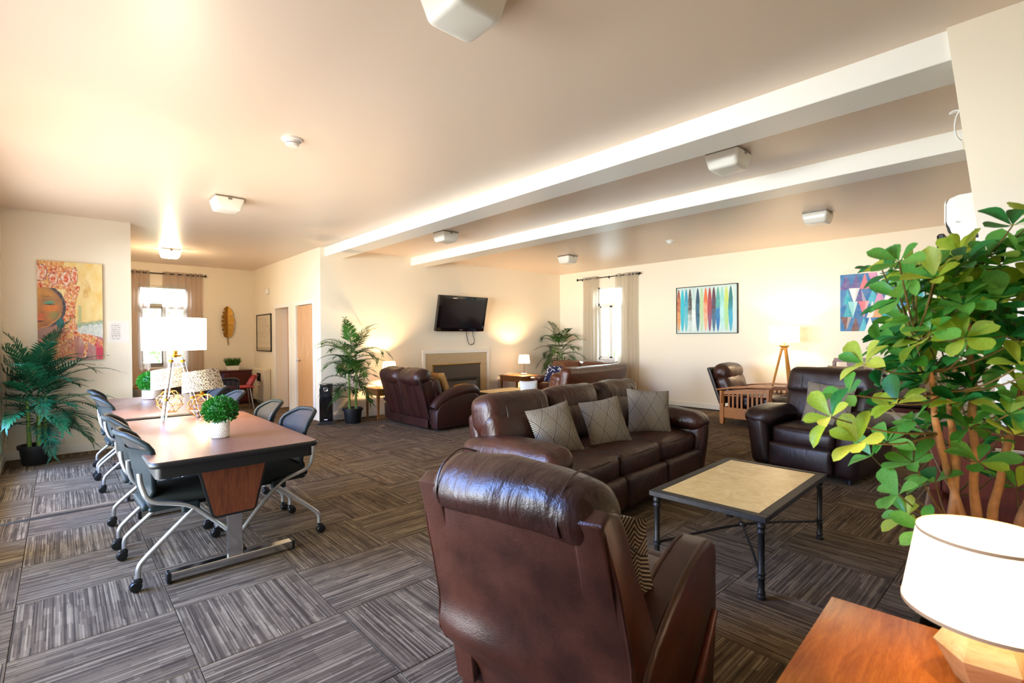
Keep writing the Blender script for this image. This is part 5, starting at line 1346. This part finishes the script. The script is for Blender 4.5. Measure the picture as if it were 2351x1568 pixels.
# ------------------------------------------------------------------ right foreground
t = end_table((-.20, 1.67, 0), 3, .305, .31, .50, 'orange_wood', 'glossy orange-brown wooden side table in the right foreground')
t = thing('table_lamp', 'bright lamp with cream drum shade and faceted wooden base in the foreground', 'lamp', (-.118, 1.75, .50))
b = B()
def ring(r_, z, n_, o_): return [(r_*math.cos(R(o_+360*k/n_)), r_*math.sin(R(o_+360*k/n_)), z) for k in range(n_)]
loft(b, [ring(.06, 0, 6, 10), ring(.105, .085, 6, 10), ring(.06, .165, 6, 10), ring(.02, .19, 6, 10)]); obj('faceted_base', b, 'blond_wood', t, 0)
b = B(); b.open_lathe([(.1735, .187), (.141, .385)], 56); obj('shade', b, 'shade_fg', t, 60)
b = B(); b.open_lathe([(.1745, .184), (.1738, .194)], 56); obj('shade_binding', b, 'shade_trim', t, 60); b = B(); b.open_lathe([(.1425, .378), (.1415, .388)], 56); obj('shade_binding', b, 'shade_trim', t, 60)
b = B(); b.tube([(0, 0, .19), (0, 0, .25)], .014, 10); b.lathe([(0, .25), (.02, .26), (.03, .29), (.02, .32), (0, .325)], 14); obj('lamp_holder', b, 'white_gloss', t)
point('bulb', (0, 0, .31), 13, (1, .70, .40), .03, t)

t = thing('wooden_armchair', 'dark wooden armchair mostly hidden behind the leafy plant', 'armchair', (-.06, 2.93, 0), 186)
for sx in (-1, 1):
    for sy, z1 in ((1, .62), (-1, .98)):
        b = B(); b.box(sx*.31-.022, sx*.31+.022, sy*.25-.022, sy*.25+.022, 0, z1, .004, 1); obj('leg', b, 'red_wood', t, 0)
    b = B(); b.box(sx*.31-.03, sx*.31+.03, -.27, .29, .62, .65, .008, 2); obj('arm', b, 'red_wood', t, 0)
b = B(); b.rbox((0, 0, .43), (.58, .52, .1), .04, n=4); obj('seat', b, 'leather_red', t, 60)
b = B(); b.box(-.3, .3, -.27, -.23, .88, .98, .006, 1); obj('top_rail', b, 'red_wood', t, 0)
b = B(); b.box(-.29, .29, -.262, -.235, .5, .86, .004, 1); obj('back_panel', b, 'red_wood', t, 0)
b = B(); b.box(-.3, .3, .23, .26, .32, .40, .004, 1); obj('front_rail', b, 'red_wood', t, 0)

# ------------------------------------------------------------------ high on the right wall
t = thing('air_conditioner', 'white split air conditioner high on the right wall beside the pier', 'air conditioner', (XE, 4.25, 1.91), 0)
prof = [(0, .03), (-.10, .0), (-.17, .02), (-.215, .08), (-.235, .15), (-.235, .25), (-.22, .28), (-.18, .295), (0, .30)]
b = B(); b.prism(prof, 'Y', -.42, .42, .012, 2); obj('housing', b, 'white_gloss', t, 40)
b = B(); b.prism([(-.236, .12), (-.243, .15), (-.243, .25), (-.236, .275)], 'Y', -.415, .415); obj('front_panel', b, 'white', t, 0)
b = B(); b.prism([(-.20, .045), (-.225, .085), (-.232, .12), (-.225, .12), (-.215, .085), (-.19, .05)], 'Y', -.426, -.38); obj('louvre_slot', b, 'black', t, 0)
b = B(); b.box(-.11, -.085, -.433, -.4, .035, .085, .002, 1); obj('cable_port', b, 'black', t, 0)
b = B(); b.box(-.055, -.01, -.436, -.4, .05, .08, .006, 2); obj('drain_cover', b, 'white', t, 0)
b = B(); b.box(-.19, -.175, -.434, -.418, .135, .138); obj('badge', b, 'metal_grey', t, 0)
t = thing('wall_television', 'edge of a dark wall television sticking out above the leafy plant', 'television', (XE, 5.8, 1.9), 0)
b = B(); b.box(-.445, -.405, -.55, .55, -.33, .31, .006, 1); obj('display_case', b, 'black', t)
b = B(); b.box(-.452, -.444, -.54, .54, -.32, .30); obj('screen', b, 'screen', t, 0)
b = B(); b.box(-.405, -.36, -.35, .35, -.2, .2, .01, 1); obj('rear_cover', b, 'black', t)
b = B(); b.box(-.36, 0, -.05, .05, -.06, .06, .005, 1); obj('wall_arm', b, 'iron', t, 0)
t = thing('cable_coil', 'coiled white cable hanging high on the right wall near the ceiling', 'cable', (-.36, 3.72, 2.56))
for k, (r_, o_) in enumerate(((.085, 0), (.08, .008), (.09, -.008))):
    b = B(); b.tube([(.035*math.cos(a)+.01, o_, r_*math.sin(a)) for a in [2*math.pi*i/24 for i in range(25)]], .004, 6, cap=False); obj('loop', b, 'white_gloss', t)
b = B(); b.tube([(.02, 0, -.08), (.03, 0, -.14)], .016, 10); obj('plug', b, 'ivory', t)
b = B(); b.tube([(.01, 0, .085), (-.03, .02, .10), (-.05, .03, .09), (.0, .04, .10), (.12, .06, .09), (.16, .08, .2)], .004, 6, smooth=4); obj('lead', b, 'white_gloss', t)
# black tower by the palm
t = thing('tower_heater', 'glossy black tower heater standing beside the door casing', 'heater', (-8.06, 3.23, 0), 62)
b = B(); b.box(-.10, .10, -.10, .10, .05, .66, .01, 2); obj('body', b, 'black_gloss', t)
b = B(); b.box(-.088, .088, -.104, -.098, .10, .645, .002, 1); obj('front_glass', b, 'black_gloss', t, 0)
b = B(); b.lathe([(.028, -.106), (.032, -.108), (.036, -.106)], 20, (0, 0, .57), axis='Y'); obj('dial', b, 'chrome', t)
b = B(); b.box(-.025, .025, -.108, -.103, .075, .088); obj('badge', b, 'white', t, 0)
b = B(); b.prism([(-.14, 0), (.14, 0), (.09, .05), (-.09, .05)], 'Y', -.12, .12); obj('base', b, 'black', t, 0)
MATS['ground'] = simple('terrace_ground', '#857f70', .9, var=.2, vscale=2)
# garden outside the windows
def shrub(loc, rx, rz_, label, seed):
    t = thing('garden_shrub', label, 'shrub', loc, 0); r2 = random.Random(seed)
    b = B(); b.tube([(0, 0, 0), (.03, .02, rz_*1.1)], [.05, .02], 8); obj('trunk', b, 'twig', t)
    b = B()
    for k in range(1500):
        d = Vector((r2.gauss(0, .45), r2.gauss(0, .45), r2.gauss(0, .42))); p = Vector((d.x*rx, d.y*rx, rz_*1.5+d.z*rz_)); 
        if p.z < .1: continue
        q = Vector((r2.uniform(-1, 1), r2.uniform(-1, 1), r2.uniform(-1, 1))).normalized(); s_ = q.cross(Vector((.2, .5, .8))).normalized(); l = .1
        b.f([b.v(p), b.v(p+q*l*.5+s_*l*.3), b.v(p+q*l), b.v(p+q*l*.5-s_*l*.3)])
    b.keep = True; o = obj('foliage', b, 'shrub', t, 0); o['kind'] = 'stuff'
shrub((-14.6, 1.9, -.1), 1.2, 1.1, 'pale green garden shrub seen through the nook window', 4)
t = thing('agave', 'spiky pale agave just outside the back window', 'plant', (-7.55, 10.4, -.1))
for k in range(16):
    a = R(k*137.5); el = R(35+3*k); b = B(); d = Vector((math.cos(a)*math.cos(el), math.sin(a)*math.cos(el), math.sin(el))); s_ = d.cross(Vector((0, 0, 1))).normalized()
    A = Vector((0, 0, .5)); l = .75; b.f([b.v(A-s_*.05), b.v(A+s_*.05), b.v(A+d*l*.6+s_*.045), b.v(A+d*l), b.v(A+d*l*.6-s_*.045)]); b.keep = True; obj('leaf', b, 'shrub', t, 0)
b = B(); b.lathe([(.2, 0), (.12, .55)], 10); obj('stalk', b, 'twig', t)
b = B(); b.box(-20, 8, -8, 16, -.35, -.21); o = struct('ground', b, 'ground')
